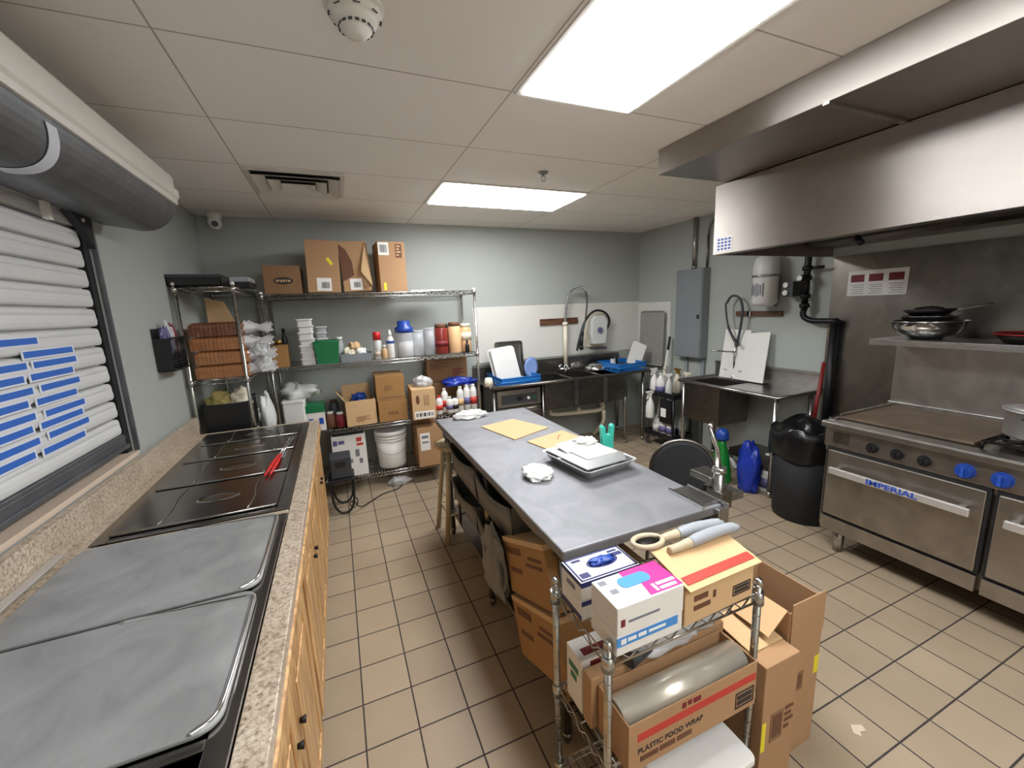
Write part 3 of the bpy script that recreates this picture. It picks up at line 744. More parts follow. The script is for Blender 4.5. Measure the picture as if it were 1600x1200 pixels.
# bottle like things ------------------------------------------------
def vessel(name, label, cat, x, y, z, prof, mat, cap=None, capmat='white', group=None, band=None, n=20, extra=None, rz=0):
    t = thing(name, label, cat, (x, y, z), rz=rz, group=group)
    MB().lathe(prof, (0,0,0), n).build('body', M[mat], t, world=False)
    if cap: MB().lathe(cap, (0,0,0), n).build('cap', M[capmat], t, world=False)
    if band:
        r, z0, z1, bm = band
        MB().lathe([(r, z0), (r+.0015, z0), (r+.0015, z1), (r, z1), (r, z0)], (0,0,0), n).build('label_band', M[bm], t, world=False)
    if extra: extra(t)
    return t
def bprof(r, h, neck=.35, rn=.4):
    return [(0, 0), (r*.92, 0), (r, r*.12), (r, h*(1-neck)), (r*.93, h*(1-neck*.72)), (r*rn*1.15, h*(1-neck*.25)), (r*rn, h*(1-neck*.15)), (r*rn, h), (0, h)]
def cprof(r, z0, z1): return [(0, z0), (r, z0), (r, z1*.98+z0*.02), (r*.93, z1), (0, z1)]
def jar(name, label, cat, x, y, z, r, h, mat, capmat, group=None, band=None):
    return vessel(name, label, cat, x, y, z, [(0,0),(r*.93,0),(r,r*.12),(r,h*.8),(r*.85,h*.87),(r*.8,h*.9),(0,h*.9)], mat, cprof(r*.86, h*.87, h), capmat, group, band)

Z = ZB[1]
t = carton('small brown carton with jars in it at the left end of the middle wire shelf', -.47, 4.13, Z, .12, .16, .19, 'card_ochre', open_top=True, flaps=(0,0,0,0))
vessel('jar', 'small gold-topped jar standing in the little carton', 'jar', -.475, 4.10, Z+.006, bprof(.035, .20, .3, .6), 'ink_brown', cprof(.03, .195, .225), 'brass')
vessel('bottle', 'slim dark bottle standing behind the little carton', 'bottle', -.44, 4.24, Z, bprof(.028, .30), 'black', cprof(.014, .30, .33), 'black')
def tub_stack(lbl, x, y, z, w_, n, h, mat='milky'):
    for i in range(n):
        t = thing('food_container', lbl[0] if i == n-1 else (lbl[1] % ORD[i]), 'container', (x+(.003 if i % 2 else -.002), y, z+i*h), group=lbl[2])
        MB().prism(rrect(-w_/2+.008, w_/2-.008, -w_/2+.008, w_/2-.008, .02), 0, h*.86, 'z').build('tub', M[mat], t, world=False)
        MB().prism(rrect(-w_/2, w_/2, -w_/2, w_/2, .02), h*.80, h*.985, 'z').build('lid', M['white'], t, world=False, bevel=.002)
ORD = ['lowest', 'second from the bottom', 'third from the bottom', 'fourth from the bottom', 'fifth from the bottom', 'sixth from the bottom', 'seventh from the bottom', 'eighth from the bottom']
tub_stack(('topmost square translucent tub of the tall stack by the green bin', 'square translucent tub, %s in the tall stack by the green bin', 'tall stack of translucent tubs'), -.255, 4.13, Z, .135, 7, .058)
tub_stack(('topmost square tub of the shorter stack behind the tall one', 'square tub, %s in the shorter stack behind the tall one', 'shorter stack of tubs'), -.135, 4.30, Z, .105, 6, .055, 'clear')
t = thing('storage_bin', 'green plastic bin on the middle wire shelf', 'bin', (-.095, 4.13, Z))
b = MB(); w0, w1, h = .085, .105, .20
for s in (0,):
    vs = [(-w0,-w0,0),(w0,-w0,0),(w0,w0,0),(-w0,w0,0),(-w1,-w1,h),(w1,-w1,h),(w1,w1,h),(-w1,w1,h),(-w0+.004,-w0+.004,.004),(w0-.004,-w0+.004,.004),(w0-.004,w0-.004,.004),(-w0+.004,w0-.004,.004),(-w1+.004,-w1+.004,h),(w1-.004,-w1+.004,h),(w1-.004,w1-.004,h),(-w1+.004,w1-.004,h)]
    fs = [(0,3,2,1)]+[(i,(i+1)%4,4+(i+1)%4,4+i) for i in range(4)]+[(4+i,4+(i+1)%4,12+(i+1)%4,12+i) for i in range(4)]+[(12+i,12+(i+1)%4,8+(i+1)%4,8+i) for i in range(4)]+[(8,9,10,11)]
    b._add(vs, fs)
b.build('body', M['green'], t, world=False)
MB().tube([(-w1,-w1,h),(w1,-w1,h),(w1,w1,h),(-w1,w1,h)], .005, 8, closed=True).build('rim', M['green'], t, world=False)
vessel('glass_jar', 'small clear jar beside the green bin', 'jar', .015, 4.2, Z, bprof(.035, .2, .3, .7), 'clear', cprof(.028, .2, .225), 'white')
t = thing('serving_tray', 'grey tray heaped with crumpled packets on the middle wire shelf', 'tray', (.145, 4.13, Z))
MB().prism([(-.13,0),(.13,0),(.145,.075),(.135,.075),(.125,.008),(-.125,.008),(-.135,.075),(-.145,.075)], -.08, .08, 'y').box(-.13, .13, -.084, -.08, 0, .07).box(-.13, .13, .08, .084, 0, .07).build('tray', M['grey_panel'], t, world=False)
for i, (x, y, z, rx, mt, lb) in enumerate(((.09, 4.13, .045, .06, 'white_warm', 'crumpled cream packet on the grey tray, left of the heap'), (.185, 4.12, .045, .055, 'paper', 'crumpled white packet on the grey tray, right of the heap'), (.14, 4.15, .10, .05, 'card_light', 'crumpled tan packet on top of the grey tray heap'))):
    o = MB().blob((x, y, Z+z), rx, .05, .045, i+3, .6, 2.5).build('food_packet', M[mt]); tag(o, lb, 'packet', 'packets heaped on the grey tray')
vessel('squeeze_bottle', 'clear bottle with a red cap on the middle wire shelf', 'bottle', .345, 4.12, Z, bprof(.038, .2, .22, .7), 'milky', cprof(.036, .18, .255), 'red', band=(.0385, .03, .07, 'sill'))
vessel('small_bottle', 'short salmon-coloured bottle between the two tall squeeze bottles', 'bottle', .40, 4.08, Z, bprof(.026, .11), 'card_light', cprof(.014, .11, .13), 'white')
vessel('squeeze_bottle', 'white squeeze bottle with pointed tip on the middle wire shelf', 'bottle', .465, 4.12, Z, bprof(.036, .22, .25, .5), 'white', [(0,.21),(.02,.21),(.018,.235),(.006,.27),(0,.27)], 'white', band=(.037, .14, .165, 'blue_deep'))
t = vessel('pitcher', 'clear water pitcher with a tall blue lid on the middle wire shelf', 'pitcher', .605, 4.13, Z, [(0,0),(.075,0),(.078,.01),(.085,.22),(.082,.24),(0,.24)], 'clear', [(0,.235),(.088,.235),(.088,.28),(.06,.30),(.06,.345),(0,.35)], 'blue_deep', n=24)
MB().lathe([(0,.004),(.070,.004),(.078,.15),(0,.15)], (0,0,0), 24).build('water', M['milky'], t, world=False)
for i, (x, r, h, lb) in enumerate(((.735, .055, .25, 'tall clear canister beside the blue-lidded pitcher'), (.85, .055, .27, 'tall clear canister next to the red sauce jar'))):
    vessel('canister', lb, 'canister', x, 4.14, Z, [(0,0),(r,0),(r,h*.95),(0,h*.95)], 'clear', cprof(r*1.05, h*.93, h), 'clear', 'clear canisters on the middle wire shelf')
vessel('jar', 'dark jar behind the clear canisters', 'jar', .88, 4.30, Z, bprof(.05, .23, .2, .8), 'ink_brown', cprof(.042, .23, .26), 'black')
gj = 'big sauce jars at the right of the middle wire shelf'
jar('sauce_jar', 'big jar of dark red sauce with a brown lid', 'jar', .965, 4.13, Z, .068, .30, 'red_jar', 'ink_brown', gj, band=(.069, .08, .13, 'ink_maroon'))
jar('sauce_jar', 'big jar of orange sauce next to the dark red jar', 'jar', 1.105, 4.13, Z, .066, .31, 'orange_jar', 'ink_brown', gj)
jar('sauce_jar', 'big jar of orange sauce at the right end of the shelf', 'jar', 1.235, 4.17, Z, .058, .29, 'orange_jar', 'white_warm', gj, band=(.059, .12, .2, 'white_warm'))
jar('sauce_jar', 'jar of dark red sauce in the back row behind the others', 'jar', 1.03, 4.29, Z, .06, .29, 'red_jar', 'black', gj)
vessel('small_bottle', 'tiny black bottle in front of the rightmost orange jar', 'bottle', 1.215, 4.065, Z, bprof(.022, .10), 'black', cprof(.010, .1, .12), 'black')

# third level --------------------------------------------------------
Z = ZB[2]
t = thing('storage_tub', 'white plastic tub at the left of the lower wire shelf', 'tub', (-.42, 4.13, Z))
MB().prism(rrect(-.09, .09, -.10, .10, .02), 0, .28, 'z').build('tub', M['white'], t, world=False, bevel=.004)
MB().prism(rrect(-.095, .095, -.105, .105, .02), .281, .30, 'z').build('lid', M['white'], t, world=False, bevel=.003)
o = MB().blob((-.36, 4.20, Z+.302), .15, .10, .085, 11, .55).build('plastic_bag', M['milky']); tag(o, 'crumpled white plastic bag on top of the white tub', 'bag')
W, D, H = .15, .2, .24
t = carton('white carton with a green top next to the white tub', -.255, 4.14, Z, W, D, H, 'card_white', seams=False)
MB().box(-W/2-.002, W/2+.002, -D/2-.002, D/2+.002, H*.72, H+.002).build('green_band', M['green'], t, world=False)
prints_on(t, 'F', W, D, H, .1, .9, .2, .5, [(0,.3,.3,1),(.4,.6,0,.8),(.7,1,.2,1)], 'ink_blue')
for i, (x, y, r, h, lb) in enumerate(((-.135, 4.12, .04, .13, 'small dark jar left of the open carton of tins'), (-.055, 4.10, .042, .12, 'small dark jar tight against the open carton of tins'), (-.10, 4.22, .045, .22, 'taller dark bottle behind the small dark jars'))):
    vessel('jar', lb, 'jar', x, y, Z, bprof(r, h, .25, .75), ['ink_brown', 'ink_maroon', 'grey_dark'][i], cprof(r*.7, h, h+.02), ['white', 'white', 'ink_brown'][i], 'dark jars on the lower wire shelf')
W, D, H = .27, .30, .24
t = carton('open brown carton holding blue packets on the lower wire shelf', .125, 4.19, Z, W, D, H, 'card_light', rz=.08, open_top=True, flaps=(0,1,1,0), flap_ang=55)
prints_on(t, 'F', W, D, H, .3, .8, .15, .35, LINES, 'card_dark')
for i, (x, y, z, mt, lb) in enumerate(((.08, 4.18, .17, 'grey_dark', 'dark packet in the open carton'), (.17, 4.17, .17, 'blue_pale', 'blue packet in the open carton'), (.13, 4.24, .23, 'blue_deep', 'deep blue packet on top in the open carton'))):
    o = MB().blob((x, y, Z+z-.03), .065, .06, .05, 20+i, .5).build('food_packet', M[mt]); tag(o, lb, 'packet', 'packets in the open carton')
W, D, H = .27, .34, .20
t = carton('squat brown carton at the bottom of the two-carton stack', .425, 4.20, Z, W, D, H, 'card_ochre', tape=True)
prints_on(t, 'F', W, D, H, .3, .7, .3, .5, BARS, 'ink_brown')
W, D, H = .265, .34, .245
t = carton('brown carton on top of the two-carton stack', .42, 4.21, Z+.203, W, D, H, 'card_ochre', tape=True, rz=-.02)
prints_on(t, 'F', W, D, H, .1, .9, .10, .16, [(0,1,0,1)], 'card_dark'); prints_on(t, 'F', W, D, H, .3, .6, .4, .6, LINES, 'card_dark')
W, D, H = .225, .34, .30
t = carton('brown carton with a white label strip standing proud of the shelf edge', .715, 4.10, Z, W, D, H, 'card_light', rz=-.05, prints=(('label_strip', 'paper', 'F', .08, .92, .04, .28),))
prints_on(t, 'F', W, D, H, .14, .86, .1, .22, BARCODE[::1], 'ink'); oval(t, W, D, H, .24, .66, .018, .045, 'ink_brown')
prints_on(t, 'F', W, D, H, .5, .8, .45, .8, [(0,.12,0,1),(.3,.42,0,1),(.6,.72,0,1)], 'card_dark')
o = MB().blob((.74, 4.10, Z+.302), .09, .08, .06, 31, .6).build('plastic_bag', M['film']); tag(o, 'crumpled clear bag on the carton with the white label strip', 'bag')
W, D = .42, .16
carton('brown carton hidden behind the jugs, under the flat one', 1.06, 4.40, Z, W, D, .285, 'card_dark', tape=False)
t = carton('flat brown carton at the back under the shelf, above the blue bag', 1.055, 4.40, Z+.29, .44, .16, .245, 'card_dark', tape=False)
prints_on(t, 'F', .44, .16, .245, .08, .55, .55, .8, LINES, 'ink_brown'); prints_on(t, 'F', .44, .16, .245, .62, .95, .2, .5, LINES, 'ink_maroon')
gm = 'small white jugs under the blue bag'
for i, (x, y, h, cm, bm, lb) in enumerate(((.885, 4.07, .17, 'red', 'ink_red', 'small white bottle with red marks nearest the carton'), (.955, 4.12, .23, 'white', 'ink_red', 'white bottle with a pink label behind the red-marked ones'), (.99, 4.06, .15, 'white', 'purple', 'short white bottle with a violet label'),
                             (1.045, 4.06, .15, 'black', 'black', 'short white bottle wrapped in a black label'), (1.11, 4.08, .24, 'white', 'card_light', 'tall white jug with a tan label'), (1.185, 4.09, .25, 'white', 'purple', 'tall white jug left of the end post'), (1.255, 4.08, .25, 'white', 'ink_red', 'tall white jug beside the end post'))):
    vessel('jug', lb, 'bottle', x, y, Z, bprof(.035, h, .2, .5), 'white', cprof(.017, h, h+.018), cm, gm, band=(.0355, h*.25, h*.55, bm))
o = MB().blob((1.13, 4.17, Z+.262), .18, .10, .05, 41, .55).build('plastic_bag', M['blue_bag']); tag(o, 'blue plastic bag draped over the white jugs', 'bag')
# bottom level ---------------------------------------------------------
Z = ZB[3]
W, D, H = .30, .34, .40
t = carton('white carton covered in pink and grey printing on the bottom wire shelf', -.005, 4.215, Z, W, D, H, 'card_white', rz=.0, seams=False)
prints_on(t, 'F', W, D, H, .04, .45, .80, .92, [(0,.3,0,1),(.36,.8,.2,.9)], 'purple'); prints_on(t, 'F', W, D, H, .72, .92, .74, .94, [(0,1,0,.3),(0,.8,.5,1)], 'ink_red')
prints_on(t, 'F', W, D, H, .18, .55, .06, .16, [(0,.4,0,1),(.45,1,.1,1)], 'ink_red'); prints_on(t, 'F', W, D, H, .1, .9, .3, .65, [(.05,.2,.5,.8),(.35,.5,.0,.2),(.7,.85,.5,1),(.5,.58,.1,.4),(.82,.95,.0,.35)], 'grey_print')
o = thing('crate', 'flat black crate on top of the printed white carton', 'crate', (-.005, 4.2, Z+.402))
MB().box(-.14, .14, -.12, .12, 0, .006).box(-.14, .14, -.12, -.115, .006, .06).box(-.14, .14, .115, .12, .006, .06).box(-.14, -.135, -.115, .115, .006, .06).box(.135, .14, -.115, .115, .006, .06).build('body', M['black'], o, world=False)
t = thing('bucket', 'white plastic pail with a lid on the bottom wire shelf', 'bucket', (.39, 4.20, Z))
MB().lathe([(0,0),(.128,0),(.132,.006),(.147,.33),(0,.33)], (0,0,0), 36).build('body', M['white'], t, world=False)
MB().lathe([(.142,.27),(.153,.272),(.153,.285),(.146,.287),(.146,.30),(.156,.302),(.156,.318),(.146,.32)], (0,0,0), 36).build('ribs', M['white'], t, world=False)
MB().lathe([(0,.368),(.13,.368),(.135,.374),(.15,.374),(.158,.37),(.16,.345),(.155,.33),(.148,.33),(0,.33)], (0,0,0), 36).build('lid', M['white'], t, world=False)
hp = [(.152*math.cos(a), .152*math.sin(a)-.012*math.sin(PI*i/12), .24-.09*math.sin(PI*i/12)) for i, a in enumerate([math.radians(-175+170*k/12) for k in range(13)])]
MB().tube(hp, .0022, 6).build('handle', M['grey_panel'], t, world=False)
W, D, H = .25, .40, .40
t = carton('brown carton with a white label on the bottom wire shelf beside the pail', .745, 4.15, Z, W, D, H, 'card', tape=True, prints=(('label_sheet', 'paper', 'F', .10, .48, .42, .86),))
prints_on(t, 'F', W, D, H, .16, .42, .5, .8, [(0,1,.75,1),(0,1,.35,.5)], 'grey_print'); prints_on(t, 'F', W, D, H, .6, .9, .45, .6, LINES, 'card_dark')
W, D, H = .22, .36, .38
carton('brown carton at the right end of the bottom wire shelf', 1.13, 4.2, Z, W, D, H, 'card_dark', tape=False)
o = MB().blob((.42, 4.06, .0), .10, .045, .05, 51, .5).build('crumpled_bag', M['film']); tag(o, 'crumpled clear bag on the floor under the long shelving', 'bag')

# ------------------------------------------------------------------ left corner shelving contents
t = thing('tray', 'dark grey deep tray on top of the narrow shelving', 'tray', (-.86, 3.72, ZA[0]))
MB().box(-.155, .155, -.20, .20, 0, .006).box(-.155, .155, -.20, -.195, 0, .075).box(-.155, .155, .195, .20, 0, .075).box(-.155, -.15, -.2, .2, 0, .075).box(.15, .155, -.2, .2, 0, .075).build('body', M['black'], t, world=False)
MB().prism([(-.158,.06),(.158,.06),(.158,.078),(-.158,.078)], -.205, -.20, 'y').build('rim', M['grey_dark'], t, world=False)
t = thing('food_container', 'clear-lidded container beside the dark tray on top of the narrow shelving', 'container', (-.66, 3.86, ZA[0]))
MB().box(-.045, .10, -.13, .13, 0, .04).build('base', M['black'], t, world=False, bevel=.006)
MB().box(-.04, .095, -.125, .125, .041, .075).build('lid', M['clear'], t, world=False, bevel=.01)
o = MB().obox((-.885, 4.15, 1.284+.24), (.10, .02, -.03), (0, 0, 0), (0, 0, 0))
o = MB(); o._add([(-.96,4.10,1.29),(-.74,4.10,1.29),(-.74,4.11,1.60),(-.83,4.115,1.84),(-.96,4.12,1.88),(-.96,4.106,1.29),(-.74,4.106,1.29),(-.74,4.116,1.60),(-.83,4.121,1.84),(-.96,4.126,1.88)], [(0,1,2,3,4),(5,9,8,7,6),(0,5,6,1),(1,6,7,2),(2,7,8,3),(3,8,9,4),(4,9,5,0)])
o = o.build('cardboard_sheet', M['card_light']); tag(o, 'tan cardboard sheet standing at the back of the narrow shelving behind the bread', 'cardboard')

def make_loaf(dark=False):
    t = thing('bread_loaf', None, 'bread', (0,0,0))
    L, Wd, H = .335, .118, .098
    def fn(u, v):   # loaf surface wrapped from slice profile along x
        x = (u-.5)*L
        return x
    prof = [(-.5,0),(.5,0),(.52,.35),(.55,.62),(.50,.86),(.30,.98),(0,1.0),(-.30,.98),(-.50,.86),(-.55,.62),(-.52,.35)]
    b = MB(); N = 27
    vs = []; n = len(prof)
    for i in range(N+1):
        x = -L/2+L*i/N; k = 1 - .02*(i % 2)
        e = 1 - .10*max(0, abs(i-N/2)/(N/2)-.85)/.15
        for y, z in prof: vs.append((x, y*Wd*k*e, (z*k*e)*H))
    fs = [tuple(range(n))[::-1], tuple(range(N*n, N*n+n))]
    for i in range(N):
        for j in range(n): fs.append((i*n+j, i*n+(j+1) % n, (i+1)*n+(j+1) % n, (i+1)*n+j))
    b._add(vs, fs, False); b.build('crust', M['bread_dark' if dark else 'bread'], t, world=False)
    g = MB()
    vs = []; fs = []
    for i, (x, s) in enumerate(((L/2-.01, 1.04), (L/2+.03, .8), (L/2+.07, .32), (L/2+.10, .45), (L/2+.15, .75))):
        for j in range(14):
            a = 2*PI*j/14; q = 1+.25*math.sin(j*2.7+i)
            vs.append((x+.012*math.sin(j*3+i), s*q*Wd*.5*math.cos(a), H*.48 + s*q*H*.48*math.sin(a)))
    for i in range(4):
        for j in range(14): fs.append((i*14+j, i*14+(j+1) % 14, (i+1)*14+(j+1) % 14, (i+1)*14+j))
    g._add(vs, fs, True); g.build('bag_end', M['film'], t, world=False)
    return t
ga = 'bagged bread loaves on the narrow shelving'
p0 = make_loaf(); p1 = make_loaf(True)
rows = [(-.785, 3.60, 0), (-.775, 3.60, 1), (-.79, 3.60, 2), (-.785, 3.605, 3), (-.785, 3.74, 0), (-.775, 3.74, 1), (-.785, 3.74, 2), (-.78, 3.745, 3)]
lab = ['bagged brown loaf at the bottom of the front bread stack', 'bagged brown loaf second from the bottom of the front bread stack', 'bagged brown loaf third from the bottom of the front bread stack', 'dark-crusted loaf on top of the front bread stack',
       'bagged brown loaf at the bottom of the rear bread stack', 'bagged brown loaf second from the bottom of the rear bread stack', 'bagged brown loaf third from the bottom of the rear bread stack', 'dark-crusted loaf on top of the rear bread stack']
for i, (x, y, k) in enumerate(rows):
    src = p1 if k == 3 else p0
    z = ZA[1] + k*.1005
    if i == 0: src.location = (x, y, z); src['label'] = lab[i]; src['group'] = ga
    elif i == 3: src.location = (x, y, z); src['label'] = lab[i]; src['group'] = ga
    else: copy_tree(src, (x, y, z), [0, .03, -.03, .02][k] if i > 3 else [0, .035, -.03, 0][k], lab[i], ga)
for i, (x, y, z, lb) in enumerate(((-.535, 3.60, 1.30, 'knotted clear bread bag hanging past the shelf post, lower one'), (-.555, 3.61, 1.42, 'knotted clear bread bag end, upper one'))):
    o = MB().blob((x, y, z), .055, .06, .075, 60+i, .7).build('bread_bag', M['film']); tag(o, lb, 'bag', 'clear bag ends beside the bread')
t = thing('storage_bin', 'deep black bin on the lower shelf behind the serving counter', 'bin', (-.81, 3.72, ZA[2]))
MB().box(-.14, .14, -.17, .17, 0, .006).box(-.14, .14, -.17, -.165, 0, .22).box(-.14, .14, .165, .17, 0, .22).box(-.14, -.135, -.165, .165, 0, .22).box(.135, .14, -.165, .165, 0, .22).build('body', M['black'], t, world=False, bevel=.002)
MB().tube([(-.145,-.175,.22),(.145,-.175,.22),(.145,.175,.22),(-.145,.175,.22)], .006, 8, closed=True).build('rim', M['grey_dark'], t, world=False)
for i, (x, y, rx, mt, lb) in enumerate(((-.87, 3.68, .08, 'glove', 'yellowish crumpled bag lying in the black bin'), (-.74, 3.70, .07, 'white_warm', 'pale crumpled bag lying in the black bin'))):
    o = MB().blob((x, y, ZA[2]+.16), rx, .09, .085, 70+i, .5).build('plastic_bag', M[mt]); tag(o, lb, 'bag', 'bags in the black bin')
o = MB().blob((-.585, 3.78, .80), .05, .10, .20, 75, .25, 1.6).build('plastic_bag', M['milky'])
o.location.z = .80; tag(o, 'white translucent bag wedged between the two wire shelvings', 'bag')

# ------------------------------------------------------------------ wall pocket
t = thing('wall_file_holder', 'black mesh file holder on the left wall stuffed with packets', 'holder', (XL, 3.24, 1.40))
b = MB()
b.box(XL+.001, XL+.005, 3.11, 3.37, 1.40, 1.66).box(XL+.005, XL+.085, 3.11, 3.115, 1.40, 1.60).box(XL+.005, XL+.085, 3.365, 3.37, 1.40, 1.60).box(XL+.005, XL+.09, 3.11, 3.37, 1.40, 1.405)
b.build('back_and_sides', M['black'], t)
g = MB()
for i in range(15):
    y = 3.112+.0184*i; g.tube([(XL+.085, y, 1.402), (XL+.088, y, 1.60)], .0016, 4)
for i in range(12):
    z = 1.41+.0172*i; g.tube([(XL+.087, 3.112, z), (XL+.087, 3.368, z)], .0016, 4)
g.tube([(XL+.088, 3.108, 1.602), (XL+.088, 3.372, 1.602)], .005, 6).tube([(XL+.088, 3.108, 1.402), (XL+.088, 3.372, 1.402)], .005, 6).tube([(XL+.088, 3.24, 1.402), (XL+.088, 3.24, 1.602)], .004, 6)
g.build('mesh_front', M['black'], t)
for i, (y, z, mt, rx, lb) in enumerate(((3.17, 1.50, 'purple', .035, 'purple foil packet in the wall holder'), (3.24, 1.52, 'film', .035, 'clear crinkled bag in the wall holder'), (3.31, 1.50, 'ink_maroon', .03, 'dark red packet in the wall holder'))):
    o = MB().blob((XL+.045, y, z), .028, rx, .11, 80+i, .5).build('packet', M[mt]); tag(o, lb, 'packet', 'packets in the wall holder')

# black device and cables at the end of the counter
t = thing('step_stand', 'small black tube-legged stand at the far end of the oak cabinets', 'stand', (-.08, 3.76, 0))
for y in (3.64, 3.86):
    MB().tube([(-.19, y, .30), (-.17, y, .012), (-.02, y, .012), (.0, y, .30)], .010, 8, sm=2).build('leg', M['black'], t)
MB().box(-.20, .01, 3.63, 3.87, .30, .315).build('top', M['black'], t, bevel=.003)
t = thing('power_unit', 'black boxy device sitting on the black stand', 'device', (-.09, 3.75, .316))
MB().box(-.085, .085, -.09, .09, 0, .19).build('case', M['grey_dark'], t, world=False, bevel=.01)
MB().box(-.04, .04, -.093, -.09, .10, .15).build('panel', M['black'], t, world=False)
o = MB().tube([(-.03, 3.62, .10), (.0, 3.60, .16), (.02, 3.62, .10), (-.02, 3.60, .05), (-.06, 3.6, .10), (-.02, 3.59, .14), (.02, 3.63, .03), (.10, 3.74, .008), (.25, 3.90, .008), (.42, 3.93, .008), (.5, 4.2, .008)], .005, 6, sm=2).build('power_cord', M['black'], t)
# ------------------------------------------------------------------ three bowl sink along the back wall
t = thing('sink_unit', 'long stainless three-bowl sink with drainboards along the back wall', 'sink', (2.6, 4.2, 0))
SX0, SX1, SY0, SY1 = 1.40, 3.45, 3.90, 4.535
top = MB()
bw = [(2.05, 2.40), (2.44, 2.79), (2.83, 3.10)]
top.box(SX0, 2.05, SY0+.02, SY1-.02, .870, .884).box(3.10, SX1, SY0+.02, SY1-.02, .870, .884)
top.box(2.05, 3.10, SY0+.02, SY0+.07, .870, .884).box(2.05, 3.10, SY1-.10, SY1-.02, .870, .884).box(2.40, 2.44, SY0+.07, SY1-.10, .870, .884).box(2.79, 2.83, SY0+.07, SY1-.10, .870, .884)
top.build('deck', M['steel_sink'], t)
MB().tube([(SX0, SY0+.01, .888), (SX1, SY0+.01, .888)], .018, 10).tube([(SX0, SY0+.01, .888), (SX0, SY1-.03, .888)], .014, 10).tube([(SX1, SY0+.01, .888), (SX1, SY1-.03, .888)], .014, 10).build('rolled_rim', M['steel_sink'], t)
MB().prism([(SY1-.02, .87), (SY1, .87), (SY1, 1.06), (SY1-.012, 1.06), (SY1-.02, 1.03)], SX0, SX1, 'x').build('backsplash', M['steel_sink'], t)
for x0, x1 in bw:
    b = MB(); zb = .56
    b.box(x0, x1, SY0+.07, SY1-.10, zb, zb+.004).box(x0-.004, x0, SY0+.066, SY1-.096, zb, .87).box(x1, x1+.004, SY0+.066, SY1-.096, zb, .87).box(x0, x1, SY0+.066, SY0+.07, zb, .87).box(x0, x1, SY1-.10, SY1-.096, zb, .87)
    bo = b.build('basin', M['steel_sink'], t)
    MB().cyl(((x0+x1)/2, 4.2, zb-.06), ((x0+x1)/2, 4.2, zb-.001), .02, .045, 14).build('drain', M['white_warm'], bo)
MB().box(2.02, 3.13, SY0+.025, SY0+.03, .60, .872).build('apron', M['steel_sink'], t)
for x in (2.42, 2.81): MB().box(x-.022, x+.022, SY0+.015, SY0+.025, .58, .87).build('apron_strap', M['steel'], t)
for x, y in ((2.02, 3.97), (2.02, 4.48), (3.13, 3.97), (3.13, 4.48), (3.40, 3.97), (3.40, 4.48), (1.44, 3.96), (1.44, 4.48)):
    l = MB().cyl((x, y, .03), (x, y, .87), .02, n=14).build('leg', M['steel'], t)
    MB().lathe([(0,0),(.012,0),(.022,.03),(.022,.045),(0,.045)], (x, y, 0), 14).build('foot', M['steel'], l)
o = MB().tube([(2.22, 4.2, .49), (2.22, 4.18, .44), (2.60, 4.18, .42), (2.97, 4.18, .40), (2.97, 4.2, .49)], .026, 10, sm=2).tube([(2.61, 4.2, .49), (2.61, 4.18, .42)], .026, 10).tube([(2.97, 4.18, .40), (2.97, 4.18, .25), (2.97, 4.30, .12), (2.97, 4.4, .03)], .026, 10, sm=1).build('drain_pipe', M['white_warm']); tag(o, 'cream plastic drain pipe running under the three-bowl sink', 'pipe')

t = thing('dishwasher', 'low stainless undercounter dishwasher below the left drainboard', 'dishwasher', (1.73, 4.2, 0))
b = MB().box(1.47, 1.99, 3.99, 4.48, .05, .845).build('cabinet', M['steel_dark'], t, bevel=.004)
o = MB().box(1.475, 1.985, 3.955, 3.988, .66, .84).build('control_panel', M['steel'], t, bevel=.004)
MB().box(1.52, 1.94, 3.951, 3.955, .69, .79).build('display_strip', M['grey_dark'], o)
MB().box(1.70, 1.76, 3.949, 3.951, .72, .76).build('display', M['black'], o)
MB().cyl((1.83, 3.951, .74), (1.83, 3.938, .74), .016, n=14).build('button', M['white'], o)
MB().cyl((1.90, 3.951, .74), (1.90, 3.940, .74), .012, n=14).build('button', M['green'], o)
o = MB().box(1.475, 1.985, 3.96, 3.988, .12, .65).build('door', M['steel_dark'], t, bevel=.004)
MB().tube([(1.52, 3.96, .61), (1.52, 3.925, .61), (1.94, 3.925, .61), (1.94, 3.96, .61)], .011, 8).build('handle', M['chrome_bright'], o)
for x in (1.50, 1.96):
    for y in (4.03, 4.44): MB().cyl((x, y, 0), (x, y, .05), .018, n=10).build('foot', M['black'], t)

def prerinse(label, bx, by, bz, dirx, arcpts, hose_mat, spray_at):
    """wall or deck mixer with a sprung pre-rinse hose; arcpts world points"""
    t = thing('prerinse_faucet', label, 'faucet', (bx, by, bz))
    d = Vector(dirx); side = Vector((d.y, d.x, 0)) if abs(d.x) < .5 else Vector((0, 1, 0))
    if abs(d.y) > .5: side = Vector((1, 0, 0))
    p = Vector((bx, by, bz))
    m = MB().cyl(p, p+Vector((0,0,.05)), .028, .024, 16).cyl(p+Vector((0,0,.04))-side*.09, p+Vector((0,0,.04))+side*.09, .016, n=14)
    m.build('mixer_body', M['chrome_bright'], t)
    for s in (-1, 1):
        h = MB(); c = p+Vector((0,0,.04))+side*(.09*s)
        h.cyl(c, c+Vector((0,0,.05)), .014, .012, 12)
        for k in range(4):
            a = k*PI/2+.4; h.cyl(c+Vector((0,0,.05)), c+Vector((.032*math.cos(a), .032*math.sin(a), .056)), .007, .009, 8)
        h.build('tap_handle', M['chrome_bright'], t)
    return t
t = prerinse('tall pre-rinse tap with a sprung hose over the three-bowl sink', 2.60, 4.46, .884, (0,-1,0), None, None, None)
